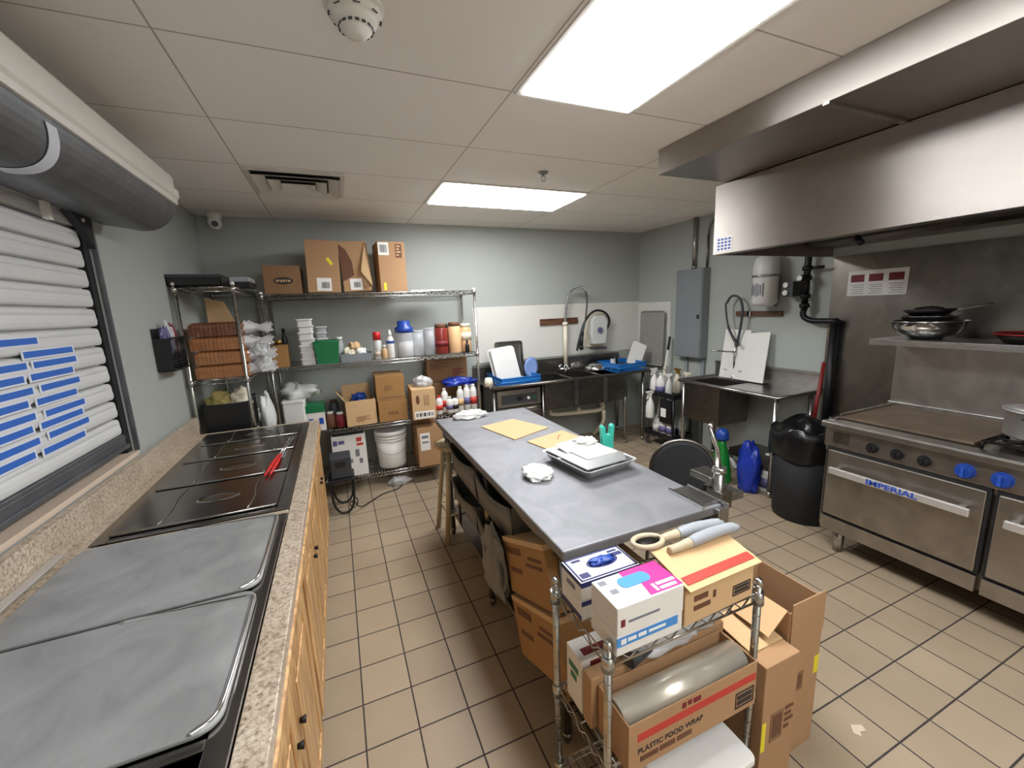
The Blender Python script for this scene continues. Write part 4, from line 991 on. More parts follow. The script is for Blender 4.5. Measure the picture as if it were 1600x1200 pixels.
MB().cyl((2.60, 4.46, .93), (2.60, 4.46, 1.49), .026, n=14).cyl((2.60, 4.46, 1.46), (2.60, 4.46, 1.50), .034, n=14).build('riser', M['white_warm'], t)
def coil(pts, r, turns, wire, sm=2):
    q = [Vector(p) for p in pts]
    for _ in range(sm):
        n = [q[0]]
        for a, b in zip(q, q[1:]): n += [a*.75+b*.25, a*.25+b*.75]
        n.append(q[-1]); q = n
    L = [0]
    for a, b in zip(q, q[1:]): L.append(L[-1]+(b-a).length)
    out = []; N = turns*8; j = 0
    T0 = (q[1]-q[0]).normalized(); u = T0.orthogonal().normalized()
    for i in range(N+1):
        s = L[-1]*i/N
        while j < len(q)-2 and L[j+1] < s: j += 1
        k = (s-L[j])/max(1e-6, L[j+1]-L[j]); c = q[j].lerp(q[j+1], k); T = (q[j+1]-q[j]).normalized()
        u = (u-T*u.dot(T)).normalized(); w_ = T.cross(u); a = 2*PI*i/8
        out.append(c+u*(r*math.cos(a))+w_*(r*math.sin(a)))
    return MB().tube(out, wire, 4)
A = [(2.60, 4.46, 1.50), (2.62, 4.45, 1.78), (2.68, 4.43, 1.90), (2.78, 4.40, 1.93), (2.86, 4.38, 1.86), (2.87, 4.38, 1.72), (2.84, 4.38, 1.50), (2.80, 4.38, 1.36)]
MB().tube(A, .010, 8, sm=2).build('hose', M['grey_dark'], t)
coil(A[:5], .018, 46, .0028).build('spring', M['chrome_bright'], t)
MB().cyl((2.80, 4.38, 1.37), (2.76, 4.36, 1.20), .016, .026, 14).cyl((2.76, 4.36, 1.20), (2.75, 4.33, 1.17), .03, .026, 14).build('spray_head', M['black'], t)
MB().tube([(2.60, 4.46, .93), (2.54, 4.40, 1.0), (2.52, 4.30, .99), (2.52, 4.24, .95)], .013, 10, sm=2).build('spout', M['chrome_bright'], t)
o = MB().tube([(2.74, 4.42, 1.14), (2.78, 4.42, 1.3), (2.86, 4.42, 1.52), (3.02, 4.44, 1.64), (3.20, 4.45, 1.60), (3.27, 4.46, 1.48), (3.22, 4.47, 1.37), (3.14, 4.48, 1.32)], .014, 8, sm=2).build('loose_hose', M['black']); tag(o, 'thick black hose looping from the big sink tap towards the wall dispenser', 'hose')
t = thing('knife_rack', 'brown wooden knife strip on the white wall behind the big sink', 'knife rack', (2.54, 4.53, 1.52))
MB().box(2.29, 2.82, 4.518, 4.541, 1.475, 1.55).build('strip', M['dark_wood'], t, bevel=.003)
t = thing('soap_dispenser', 'round white dispenser with clear jug on the wall right of the big sink tap', 'dispenser', (3.08, 4.5, 1.2))
MB().box(2.93, 3.23, 4.515, 4.541, 1.16, 1.60).build('back_plate', M['white_warm'], t, bevel=.01)
MB().prism([(2.99+.0, 1.20), (3.17, 1.20), (3.20, 1.32), (3.20, 1.5), (3.15, 1.56), (3.01, 1.56), (2.96, 1.5), (2.96, 1.32)], 4.42, 4.514, 'y').build('housing', M['milky'], t, bevel=.012)
MB().cyl((3.08, 4.42, 1.38), (3.08, 4.40, 1.38), .035, n=18).build('button', M['purple'], t)
MB().box(2.98, 3.18, 4.40, 4.50, 1.135, 1.158).build('drip_tray', M['grey_dark'], t, bevel=.004)
t = thing('bowl', 'shallow steel bowl upside down on the rim behind the big sink', 'bowl', (2.98, 4.36, .886))
MB().lathe([(.15,0),(.155,.004),(.13,.05),(.08,.085),(0,.095),(0,.09),(.078,.08),(.127,.046),(.148,.0),(.15,0)], (0,0,0), 32).build('bowl', M['chrome_bright'], t, world=False)

def dish_rack(label, cx, cy, z, W, D, H, rz=0):
    t = thing('dish_rack', label, 'dish rack', (cx, cy, z), rz=rz, group='blue dish racks on the big sink')
    b = MB()
    for zz in (.006, H*.5, H): b.tube([(-W/2,-D/2,zz),(W/2,-D/2,zz),(W/2,D/2,zz),(-W/2,D/2,zz)], .006, 6, closed=True)
    b.box(-W/2, W/2, -D/2, -D/2+.004, H*.52, H).box(-W/2, W/2, D/2-.004, D/2, H*.52, H).box(-W/2, -W/2+.004, -D/2, D/2, H*.52, H).box(W/2-.004, W/2, -D/2, D/2, H*.52, H)
    for i in range(11):
        x = -W/2+W*i/10; b.box(x-.004, x+.004, -D/2-.001, -D/2+.004, 0, H*.52); b.box(x-.004, x+.004, D/2-.004, D/2+.001, 0, H*.52)
        y = -D/2+D*i/10; b.box(-W/2-.001, -W/2+.004, y-.004, y+.004, 0, H*.52); b.box(W/2-.004, W/2+.001, y-.004, y+.004, 0, H*.52)
        b.box(x-.002, x+.002, -D/2, D/2, .002, .008); b.box(-W/2, W/2, y-.002, y+.002, .002, .008)
    b.build('basket', M['blue'], t, world=False)
    p = MB()
    for i in range(1, 9):
        for j in range(1, 9): p.cyl((-W/2+W*i/9, -D/2+D*j/9, .008), (-W/2+W*i/9, -D/2+D*j/9, .05), .003, .002, 5)
    q = p.build('pegs', M['blue'], t, world=False); q['kind'] = 'stuff'
    return t
dish_rack('blue plastic dish rack on the left drainboard of the big sink', 1.76, 4.18, .886, .46, .46, .085)
dish_rack('blue plastic dish rack on the right drainboard of the big sink', 3.24, 4.19, .886, .40, .46, .10)
def leaning_pan(name, label, cat, c, W, H, dep, lean, roll, mat, yaw_=0, lip=.012, t_=.003):
    t = bpy.data.objects.new(name, None); COL.objects.link(t); t.location = c; t.empty_display_size = .05
    from mathutils import Euler
    R = Matrix.Rotation(yaw_, 4, 'Z') @ Matrix.Rotation(lean, 4, 'X') @ Matrix.Rotation(roll, 4, 'Y')
    t.rotation_euler = R.to_euler(); ROOTM[t.name] = Matrix.Translation(Vector(c)) @ R
    tag(t, label, cat)
    return t
def pan_mesh(t, W, H, dep, mat, part='pan'):
    """open tray standing on its short edge; opening faces -Y locally"""
    b = MB(); k = .003
    b.prism(rrect(-W/2+.01, W/2-.01, .01, H-.01, .025), 0, .003, 'y')
    n = len(rrect(0,1,0,1,.1)); P0 = rrect(-W/2+.01, W/2-.01, .01, H-.01, .025); P1 = rrect(-W/2, W/2, 0, H, .03); P2 = rrect(-W/2-.008, W/2+.008, -.008, H+.008, .035)
    def ring(A, ya, B, yb):
        vs = [(x, ya, z) for x, z in A]+[(x, yb, z) for x, z in B]; m = len(A)
        b._add(vs, [(i, (i+1) % m, m+(i+1) % m, m+i) for i in range(m)], True)
    ring(P0, 0, P1, -dep); ring(P1, -dep, P2, -dep); ring(P2, -dep, P2, -dep+.004); ring(P2, -dep+.004, [(x*1.004, z) for x, z in P1], -dep+.004); ring([(x*1.004, z) for x, z in P1], -dep+.004, P0, .003)
    return b.build(part, mat, t, world=False)
t = leaning_pan('roasting_pan', 'big white-glazed pan leaning in the left blue rack, turned bottom-out', 'pan', (1.70, 4.12, .90), .30, .42, .05, -.30, -.10, None)
ROOTM[t.name]; b = pan_mesh(t, .30, .40, -.055, M['milky'])
t = leaning_pan('sheet_pan', 'grey steel pan standing behind the white pan in the left rack', 'pan', (1.78, 4.32, .90), .34, .42, .05, -.12, .0, None)
pan_mesh(t, .33, .42, .04, M['steel'])
t = leaning_pan('dinner_plate', 'pale blue oval plate standing on edge at the right of the left rack', 'plate', (1.975, 4.18, .90), .2, .2, .01, -.2, .15, None)
MB().lathe([(0,0),(.06,.0),(.085,.012),(.09,.014),(.06,.006),(0,.006)], (0,0,0), 28, 1, 1.35).build('plate', M['blue_pale'], t, world=False)
kid = kids(t)[0]; kid.matrix_basis = Matrix.Translation((0, 0, .125)) @ Matrix.Rotation(PI/2, 4, 'X')
vessel('cup', 'cream mug upside down at the left edge of the big sink', 'mug', 1.40, 3.99, .905, [(0,.09),(.034,.088),(.045,.05),(.05,.0),(.046,0),(.042,.05),(.03,.084),(0,.085)], 'white_warm')
t = leaning_pan('baking_tray', 'worn grey baking tray leaning upright in the back right corner', 'tray', (3.735, 4.21, .905), .36, .66, .02, -.03, 0, None, yaw_=-PI/2)
pan_mesh(t, .42, .68, .022, M['worn_tray'])
t = leaning_pan('cutting_board', 'white cutting board leaning tilted in the right blue rack', 'board', (3.40, 4.16, .93), .2, .3, .02, -.25, .42, None, yaw_=-.3)
MB().prism(rrect(-.09, .09, 0, .30, .02), 0, .016, 'y').build('board', M['white'], t, world=False, bevel=.002)
for i, (x, y, z, h, mt, lb) in enumerate(((3.12, 4.20, .90, .13, 'clear', 'clear cup upside down in the right blue rack'), (3.20, 4.26, .90, .16, 'black', 'black jug part upside down in the right blue rack'), (3.17, 4.10, .90, .09, 'black', 'small black cup upside down in the right blue rack'))):
    vessel('cup', lb, 'cup', x, y, z, [(0,h),(.03,h),(.042,0),(.038,0),(.027,h-.004),(0,h-.004)], mt, group='cups in the right rack')

# ------------------------------------------------------------------ electrical panel and conduits
t = thing('electrical_panel', 'grey electrical breaker panel on the right wall near the back corner', 'electrical panel', (3.74, 3.57, 1.06))
MB().box(3.69, 3.799, 3.39, 3.77, 1.06, 2.045).build('box', M['grey_panel'], t, bevel=.003)
o = MB().box(3.681, 3.6895, 3.40, 3.76, 1.07, 2.035).build('door', M['grey_panel'], t, bevel=.002)
MB().box(3.674, 3.681, 3.415, 3.445, 1.50, 1.545).build('latch', M['black'], o)
o = MB().cyl((3.775, 3.60, 2.046), (3.775, 3.60, 2.599), .024, n=14).cyl((3.775, 3.60, 2.05), (3.775, 3.60, 2.08), .03, n=14).build('conduit', M['steel']); tag(o, 'thick metal conduit from the breaker panel up to the ceiling', 'conduit')
o = MB().cyl((3.78, 3.43, 2.046), (3.78, 3.43, 2.40), .011, n=10).tube([(3.78, 3.43, 2.38), (3.78, 3.42, 2.48), (3.78, 3.36, 2.54), (3.78, 3.33, 2.60)], .011, 8, sm=1).build('conduit', M['steel_dark']); tag(o, 'thin metal conduit bending away above the breaker panel', 'conduit')
o = MB().cyl((3.78, 3.66, .0), (3.78, 3.66, 1.059), .014, n=10).cyl((3.775, 3.42, .0), (3.775, 3.42, 1.059), .02, n=10).build('conduit_pair', M['grey_panel']); tag(o, 'pair of grey conduits dropping from the bottom of the breaker panel', 'conduit')

# ------------------------------------------------------------------ prep sink on the right wall
t = thing('prep_sink', 'stainless prep sink table with one bowl along the right wall', 'sink', (3.5, 2.7, 0))
PX0, PX1, PY0, PY1 = 3.24, 3.785, 2.17, 3.24
b = MB().box(PX0+.02, PX1-.02, PY0+.02, 2.76, .872, .885).box(PX0+.02, PX1-.02, 3.18, PY1, .872, .885).box(PX0+.02, PX0+.08, 2.76, 3.18, .872, .885).box(PX1-.12, PX1-.02, 2.76, 3.18, .872, .885)
b.build('deck', M['steel'], t)
MB().tube([(PX1-.03, PY0+.012, .888), (PX0+.012, PY0+.012, .888), (PX0+.012, PY1, .888), (PX1-.03, PY1, .888)], .017, 10).build('rolled_rim', M['steel'], t)
MB().prism([(PX1-.02, .872), (PX1, .872), (PX1, 1.05), (PX1-.035, 1.05), (PX1-.035, 1.03), (PX1-.02, 1.02)], PY0, PY1, 'y').build('backsplash', M['steel'], t)
b = MB().box(PX0+.08, PX1-.12, 2.76, 3.18, .52, .524).box(PX0+.03, PX0+.034, 2.755, 3.185, .50, .872).box(PX1-.12, PX1-.116, 2.755, 3.185, .50, .872).box(PX0+.034, PX1-.12, 2.755, 2.76, .50, .872).box(PX0+.034, PX1-.12, 3.18, 3.185, .50, .872).box(PX0+.034, PX1-.12, 2.76, 3.18, .50, .504)
b.build('basin', M['steel_dark'], t)
MB().box(PX0+.05, PX1-.05, PY0+.04, 2.74, .26, .275).build('undershelf', M['steel_dark'], t, bevel=.004)
for x, y in ((PX0+.045, PY0+.045), (PX1-.045, PY0+.045), (PX0+.045, PY1-.04), (PX1-.045, PY1-.04)):
    l = MB().cyl((x, y, .03), (x, y, .872), .019, n=14).build('leg', M['steel'], t)
    MB().lathe([(0,0),(.012,0),(.022,.03),(.022,.05),(0,.05)], (x, y, 0), 14).build('foot', M['steel'], l)
t = prerinse('pre-rinse tap with an arched dark hose over the prep sink', 3.715, 2.97, .886, (-1,0,0), None, None, None)
MB().cyl((3.715, 2.97, .93), (3.715, 2.97, 1.30), .012, n=12).build('riser', M['chrome'], t)
A = [(3.715, 2.95, 1.26), (3.715, 2.92, 1.45), (3.715, 2.91, 1.62), (3.715, 2.96, 1.72), (3.715, 3.04, 1.72), (3.715, 3.08, 1.64), (3.715, 3.07, 1.50), (3.715, 3.02, 1.38), (3.712, 2.95, 1.27)]
MB().tube([A[0], A[1], A[2], A[3], (3.715, 3.05, 1.74), (3.715, 3.10, 1.66)], .012, 8, sm=2).build('hose_arch', M['grey_dark'], t)
MB().tube([(3.70, 3.10, 1.66), (3.70, 3.08, 1.50), (3.69, 3.03, 1.38), (3.68, 2.94, 1.27), (3.68, 2.91, 1.24)], [.008, .008, .012, .014, .02], 8, sm=2).build('hose', M['black'], t)
MB().tube([(3.70, 2.96, 1.17), (3.60, 3.0, 1.18), (3.45, 3.03, 1.20)], .009, 8).build('swing_spout', M['steel'], t)
for i, (y0, y1, lb) in enumerate(((2.84, 3.13, 'white cutting board leaning behind the prep sink tap, left one'), (2.63, 2.87, 'white cutting board leaning behind the prep sink tap, right one'))):
    o = thing('cutting_board', lb, 'board', (3.70, (y0+y1)/2, 1.02 if i == 0 else .895), rot=(0, .14 if i == 0 else .13, 0), group='white boards behind the prep sink')
    o.location.x = 3.695-.01*i; ROOTM[o.name] = Matrix.Translation(o.location) @ Matrix.Rotation(.13, 4, 'Y')
    h = .36 if i == 0 else .48
    o.location.z = .895; ROOTM[o.name] = Matrix.Translation(o.location) @ Matrix.Rotation(.13, 4, 'Y')
    MB().prism([(-(y1-y0)/2, 0), ((y1-y0)/2, 0), ((y1-y0)/2, .50-i*.03), (-(y1-y0)/2, .50-i*.01)], -.006, .006, 'x').build('board', M['white'], o, world=False, bevel=.003)
t = thing('wood_strip', 'brown wooden strip on the right wall above the prep sink', 'wall strip', (3.79, 2.8, 1.53))
MB().box(3.776, 3.799, 2.56, 3.04, 1.525, 1.575).build('strip', M['dark_wood'], t, bevel=.003)
MB().box(3.755, 3.775, 2.86, 2.90, 1.52, 1.58).build('clip', M['chrome_bright'], t, bevel=.004)
# under the prep sink
t = vessel('detergent_bottle', 'green plastic bottle with a blue cap on the floor beside the prep sink', 'bottle', 3.20, 2.64, 0, [(0,0),(.085,0),(.095,.02),(.09,.12),(.06,.30),(.04,.38),(.035,.42),(0,.42)], 'green_liquid', [(0,.415),(.05,.415),(.06,.44),(.055,.49),(.03,.52),(0,.525)], 'blue_deep')
o = MB().tube([(3.50, 2.96, .50), (3.42, 2.86, .42), (3.36, 2.70, .24), (3.33, 2.58, .12)], .022, 10, sm=1).build('drain_pipe', M['white']); tag(o, 'white drain pipe slanting down from the prep sink bowl', 'pipe')
o = MB().tube([(3.06, 2.72, .012), (3.08, 2.54, .012), (3.16, 2.50, .012), (3.10, 2.66, .012)], .010, 8).build('floor_rail', M['white_warm']); tag(o, 'cream tube bent flat on the floor beside the green bottle', 'tube')
o = MB().blob((3.265, 2.40, 0), .085, .10, .30, 91, .3, 2.0).build('plastic_bag', M['blue_bag']); tag(o, 'tall blue plastic bag slumped on the floor by the prep sink leg', 'bag')
t = vessel('detergent_jug', 'white detergent jug with a violet label behind the prep sink leg', 'jug', 3.42, 2.33, 0, bprof(.085, .24, .3, .4), 'white', cprof(.035, .24, .27), 'purple', band=(.086, .04, .13, 'purple'))
vessel('detergent_jug', 'dark blue jug at the back under the prep sink', 'jug', 3.55, 2.42, .0, bprof(.08, .25, .3, .4), 'navy', cprof(.03, .25, .28), 'white')
# trash can
t = thing('trash_can', 'tall black trash can lined with a black bag beside the range', 'trash can', (3.24, 1.915, 0))
MB().lathe([(0,0),(.195,0),(.20,.01),(.235,.66),(.228,.66),(.192,.012),(0,.012)], (0,0,0), 40).build('can', M['black_matte'], t, world=False)
vs = []; fs = []; n = 48
R_ = [(.243,.50),(.252,.56),(.250,.64),(.248,.70),(.228,.725),(.19,.70),(.14,.66),(.06,.62)]
for i, (r, z) in enumerate(R_):
    for k in range(n):
        a = 2*PI*k/n; q = 1+.03*math.sin(9*a+i*1.3)+.025*math.sin(17*a-i*.7) if i not in (1,2) else 1+.02*math.sin(9*a)
        q = max(q, .995) if i < 3 else q
        vs.append((r*q*math.cos(a), r*q*math.sin(a), z+.025*math.sin(5*a+i)*(1 if i > 2 else .6)+(.02*math.sin(2*a+.5) if 2 < i < 6 else 0)))
vs.append((0, 0, .60))
for i in range(len(R_)-1):
    for k in range(n): fs.append((i*n+k, i*n+(k+1) % n, (i+1)*n+(k+1) % n, (i+1)*n+k))
for k in range(n): fs.append(((len(R_)-1)*n+k, (len(R_)-1)*n+(k+1) % n, len(vs)-1))
MB()._add(vs, fs, True).build('bin_bag', M['trash'], t, world=False)

# fire suppression tank, piping, pole
t = thing('suppression_tank', 'white cylinder tank on the right wall under the hood end', 'tank', (3.66, 2.66, 1.6))
MB().lathe([(0,1.62),(.07,1.62),(.10,1.645),(.105,1.66),(.105,1.98),(.09,2.05),(.04,2.09),(0,2.09)], (3.665, 2.66, 0), 32).build('cylinder', M['milky'], t)
MB().lathe([(.106,1.885),(.112,1.885),(.112,1.905),(.106,1.905),(.106,1.885)], (3.665, 2.66, 0), 32).build('strap', M['steel'], t)
MB().box(3.765, 3.799, 2.63, 2.69, 1.62, 1.93).build('bracket', M['steel_dark'], t)
lab_ = MB()
for i in range(7):
    a = math.radians(180-38+i*11); z0 = 1.70+.012*(i % 3)
    lab_.obox((3.665+.1065*math.cos(a), 2.66+.1065*math.sin(a), 1.77), (-.006*math.sin(a), .006*math.cos(a), 0), (.0006*math.cos(a), .0006*math.sin(a), 0), (0, 0, .06-.008*(i % 3)))
lab_.build('printed_label', M['grey_print'], t)
t = thing('gas_valve', 'black iron pipework with a valve on the right wall beside the tank', 'pipe', (3.72, 2.35, 1.5))
MB().cyl((3.72, 2.33, 1.58), (3.72, 2.33, 2.30), .026, n=14).tube([(3.72, 2.33, 1.60), (3.72, 2.34, 1.53), (3.72, 2.27, 1.49), (3.72, 2.20, 1.49), (3.72, 2.06, 1.49)], .024, 12, sm=1).build('pipe', M['black_pipe'], t)
for z in (1.62, 1.70, 1.85, 1.93): MB().cyl((3.72, 2.33, z-.018), (3.72, 2.33, z+.018), .038, n=14).build('fitting', M['black_pipe'], t)
MB().cyl((3.72, 2.33, 1.85), (3.64, 2.33, 1.85), .03, .026, 14).build('valve_body', M['black_pipe'], t)
MB().cyl((3.72, 2.33, 1.93), (3.72, 2.20, 1.93), .012, n=8).build('valve_lever', M['black_pipe'], t)
MB().box(3.66, 3.78, 2.40, 2.50, 1.70, 1.83).build('solenoid', M['grey_dark'], t, bevel=.006)
for z in (1.735, 1.80): MB().cyl((3.659, 2.46, z), (3.645, 2.46, z), .022, n=16).build('knob', M['white'], t)
MB().cyl((3.63, 2.33, 1.85), (3.622, 2.33, 1.85), .022, n=16).build('gauge', M['white'], t)
o = MB().cyl((3.74, 2.09, .25), (3.74, 2.09, 1.49), .030, n=14).cyl((3.74, 2.09, 1.455), (3.74, 2.09, 1.50), .036, n=14).build('gas_pipe', M['black_pipe']); tag(o, 'thick black vertical pipe down the wall between the prep sink and range', 'pipe')
t = thing('broom', 'red broom handle standing behind the trash can', 'broom', (3.52, 2.03, 0))
MB().cyl((3.60, 2.12, .40), (3.65, 2.09, 1.16), .018, .014, 12).build('handle', M['red_dark'], t)
MB().prism([(3.48, .14), (3.70, .14), (3.66, .40), (3.54, .40)], 2.10, 2.13, 'y').box(3.47, 3.71, 2.09, 2.14, .0, .14).build('brush', M['black'], t)
# ------------------------------------------------------------------ janitor cart
t = thing('janitor_cart', 'black two-tier cleaning cart crowded with bottles by the big sink', 'cart', (3.50, 3.64, 0))
CX0, CX1, CY0, CY1 = 3.36, 3.66, 3.42, 3.86
for z in (.13, .62): MB().box(CX0, CX1, CY0, CY1, z, z+.02).box(CX0, CX0+.012, CY0, CY1, z+.02, z+.06).box(CX1-.012, CX1, CY0, CY1, z+.02, z+.06).box(CX0+.012, CX1-.012, CY0, CY0+.012, z+.02, z+.06).box(CX0+.012, CX1-.012, CY1-.012, CY1, z+.02, z+.06).build('shelf', M['black'], t)
for x in (CX0+.02, CX1-.02):
    for y in (CY0+.02, CY1-.02):
        MB().cyl((x, y, .07), (x, y, .62), .014, n=10).build('post', M['steel_dark'] if y > 3.7 else M['black'], t)
        w_ = MB().cyl((x-.012, y, .035), (x+.012, y, .035), .034, n=18).build('wheel', M['grey_dark'], t)
MB().box(CX0-.01, CX0+.015, 3.44, 3.62, .33, .60).build('side_caddy', M['black'], t)
MB().box(CX0-.014, CX0-.0105, 3.52, 3.60, .40, .50).build('white_label', M['paper'], t)
def spray(label, x, y, z, s=1, mat='white', trig='white', rz=0):
    t = thing('spray_bottle', label, 'spray bottle', (x, y, z), rz=rz, group='spray bottles on the cleaning cart')
    MB().lathe([(0,0),(.038*s,0),(.042*s,.01),(.042*s,.10*s),(.034*s,.15*s),(.016*s,.19*s),(.014*s,.21*s),(0,.21*s)], (0,0,0), 18).build('body', M[mat], t, world=False)
    MB().cyl((0,0,.211*s), (0,0,.235*s), .017*s, n=12).prism([(-.045*s,.262*s),(.03*s,.266*s),(.038*s,.25*s),(.02*s,.236*s),(-.02*s,.236*s),(-.045*s,.246*s)], -.011*s, .011*s, 'y').prism([(-.026*s,.238*s),(-.018*s,.238*s),(-.036*s,.19*s),(-.044*s,.19*s)], -.006*s, .006*s, 'y').build('trigger', M[trig], t, world=False)
    return t
for x, y, z, s, mt, tr, r, lb in ((3.42, 3.80, .641, 1.1, 'white', 'white', 0, 'white spray bottle at the back left of the cart top'), (3.52, 3.74, .641, 1.15, 'milky', 'white_warm', .8, 'milky spray bottle in the middle of the cart top'),
                             (3.60, 3.62, .641, 1.1, 'white_warm', 'brass', 1.6, 'cream spray bottle with yellowish trigger on the cart top'), (3.44, 3.58, .641, .95, 'milky', 'white', -.6, 'small milky spray bottle at the front of the cart top'), (3.60, 3.48, .641, 1.0, 'white', 'white_warm', 2.2, 'white spray bottle at the right end of the cart top')):
    spray(lb, x, y, z, s, mt, tr, r)
o = spray('white spray bottle hanging on the near side of the cleaning cart', 3.315, 3.74, .36, 1.2, 'white', 'white', 0)
o['group'] = 'spray bottles on the cleaning cart'
vessel('detergent_jug', 'large white jug with a violet band on the cart top nearest the sink', 'jug', 3.43, 3.70, .641, bprof(.055, .22, .4, .35), 'white', cprof(.022, .22, .24), 'white', band=(.0555, .02, .09, 'purple'))
for x, y, h, r, cm, bm, lb in ((3.42, 3.74, .20, .045, 'white', 'white', 'plain white bottle on the lower tier of the cleaning cart'), (3.43, 3.63, .20, .05, 'white', 'purple', 'violet-labelled jug on the lower cart tier, left'), (3.43, 3.52, .20, .05, 'white', 'purple', 'violet-labelled jug on the lower cart tier, right'),
                           (3.55, 3.47, .24, .04, 'white', 'milky', 'tall milky bottle at the right of the lower cart tier')):
    vessel('detergent_jug', lb, 'jug', x, y, .151, [(0,0),(r,0),(r,h*.6),(r*.8,h*.85),(r*.3,h),(0,h)], 'white', cprof(r*.35, h, h+.02), cm, 'jugs on the lower cart tier', band=(r*1.01, h*.25, h*.6, bm))
t = thing('mop', 'white mop handle with black tip leaning behind the cleaning cart', 'mop', (3.6, 3.9, 0))
MB().cyl((3.52, 3.885, .02), (3.70, 3.885, 1.12), .012, n=10).build('handle', M['white'], t)
MB().cyl((3.70, 3.885, 1.12), (3.725, 3.885, 1.28), .014, n=10).build('grip', M['black'], t)

# ------------------------------------------------------------------ exhaust hood
t = thing('exhaust_hood', 'large stainless exhaust hood with a deep upper canopy over the range', 'range hood', (3.1, .3, 2.0))
HY0, HY1 = -1.2, 2.20
MB().box(2.475, 2.495, HY0, HY1, 2.005, 2.455).build('front_panel', M['steel_hood'], t, bevel=.002)
MB().box(2.495, 3.785, HY1-.02, HY1, 2.005, 2.455).build('end_panel', M['steel_hood'], t)
MB().box(2.495, 3.785, HY0, HY0+.02, 2.005, 2.455).build('end_panel', M['steel_hood'], t)
MB().box(2.495, 2.56, HY0+.02, HY1-.02, 2.005, 2.015).box(2.495, 3.78, HY0+.02, HY1-.02, 2.44, 2.455).build('gutter', M['steel_dark'], t)
fl = MB()
for i in range(6):
    a = HY0+.06+i*.55
    if a+.5 > HY1: break
    fl._add([(2.85, a, 2.43), (2.85, a+.5, 2.43), (3.45, a+.5, 2.10), (3.45, a, 2.10), (2.87, a, 2.44), (2.87, a+.5, 2.44), (3.47, a+.5, 2.11), (3.47, a, 2.11)], [(0,1,2,3),(4,7,6,5),(0,4,5,1),(1,5,6,2),(2,6,7,3),(3,7,4,0)])
fl.build('grease_filters', M['steel_dark'], t)
MB().prism([(3.44, 2.09), (3.50, 2.07), (3.78, 2.07), (3.78, 2.12), (3.50, 2.12), (3.44, 2.12)], HY0+.03, HY1-.03, 'y').build('grease_trough', M['steel_dark'], t)
MB().box(1.90, 3.785, HY0, 2.12, 2.458, 2.5985).build('upper_canopy', M['steel_hood'], t, bevel=.002)
MB().box(1.895, 2.47, 1.16, 1.185, 2.448, 2.458).build('seam_strip', M['steel'], t)
st = MB()
MB().box(2.4735, 2.475, 2.05, 2.175, 2.02, 2.115).build('sticker', M['paper'], t)
for i in range(4):
    for j in range(4): st.box(2.4725, 2.4735, 2.06+.028*i, 2.06+.028*i+.018, 2.03+.021*j, 2.03+.021*j+.012)
st.build('sticker_print', M['ink_blue'], t)
MB().tube([(2.90, 1.55, 2.02), (2.90, 1.55, 2.25)], .012, 8).tube([(2.90, 1.55, 2.03), (2.90, 1.52, 1.99)], .018, 8).build('nozzle', M['black_pipe'], t)
t = thing('wall_notice', 'white notice with three dark pictures on the steel wall behind the range', 'notice', (3.78, 1.86, 1.68))
MB().box(3.783, 3.787, 1.67, 2.05, 1.685, 1.875).build('sheet', M['paper'], t)
pc = MB()
for a in (1.94, 1.82, 1.695): pc.box(3.7815, 3.783, a, a+.09, 1.79, 1.845)
pc.build('pictures', M['ink_maroon'], t)
pc = MB()
for a in (1.94, 1.82, 1.695):
    for k in range(5): pc.box(3.7820, 3.783, a, a+.085-.012*(k % 2), 1.70+.016*k, 1.704+.016*k)
pc.build('text_lines', M['grey_print'], t)

# ------------------------------------------------------------------ range
t = thing('commercial_range', 'long stainless gas range with griddle, burners and two ovens', 'range', (3.25, .8, 0))
RX0, RX1, RY0, RY1 = 2.88, 3.62, .02, 1.60
MB().box(RX0+.03, RX1, RY0, RY1, .17, .70).build('body', M['steel_dark'], t)
MB().box(RX0+.02, RX1, RY0, RY1, .70, .868).build('manifold', M['steel_range'], t)
MB().box(RX0, RX0+.0199, RY0, RY1, .735, .865).build('control_panel', M['steel_range'], t, bevel=.003)
MB().prism([(RX0-.045, .868), (RX0-.045, .895), (RX0-.035, .905), (RX0+.06, .905), (RX0+.06, .868)], RY0, RY1+.005, 'y').build('front_ledge', M['steel_range'], t, bevel=.002)
MB().box(RX0+.06, RX1, RY0, RY1, .868, .895).build('top_plate', M['steel_dark'], t)
MB().box(RX0+.10, RX1-.06, .955, RY1-.03, .895, .918).build('griddle_plate', M['griddle'], t, bevel=.002)
MB().box(RX0+.06, RX0+.098, .955, RY1-.01, .895, .905).build('grease_gutter', M['black_steel'], t)
MB().box(RX0+.10, RX1-.05, RY1-.03, RY1-.018, .895, .932).build('splash_guard', M['steel_range'], t)
MB().box(RX0+.0, RX0+.05, RY1-.05, RY1-.01, .905, .925).build('ledge_bracket', M['chrome_bright'], t, bevel=.004)
MB().box(RX1-.06, RX1-.03, RY0, RY1, .895, .945).build('back_ledge', M['steel'], t, bevel=.004)
MB().box(RX1-.03, RX1, RY0, RY1+.0, .895, 1.37).build('backguard', M['steel_range'], t, bevel=.002)
MB().box(3.30, 3.66, RY0-.02, RY1+.02, 1.37, 1.40).box(3.29, 3.30, RY0-.02, RY1+.02, 1.362, 1.40).build('overshelf', M['steel'], t, bevel=.002)
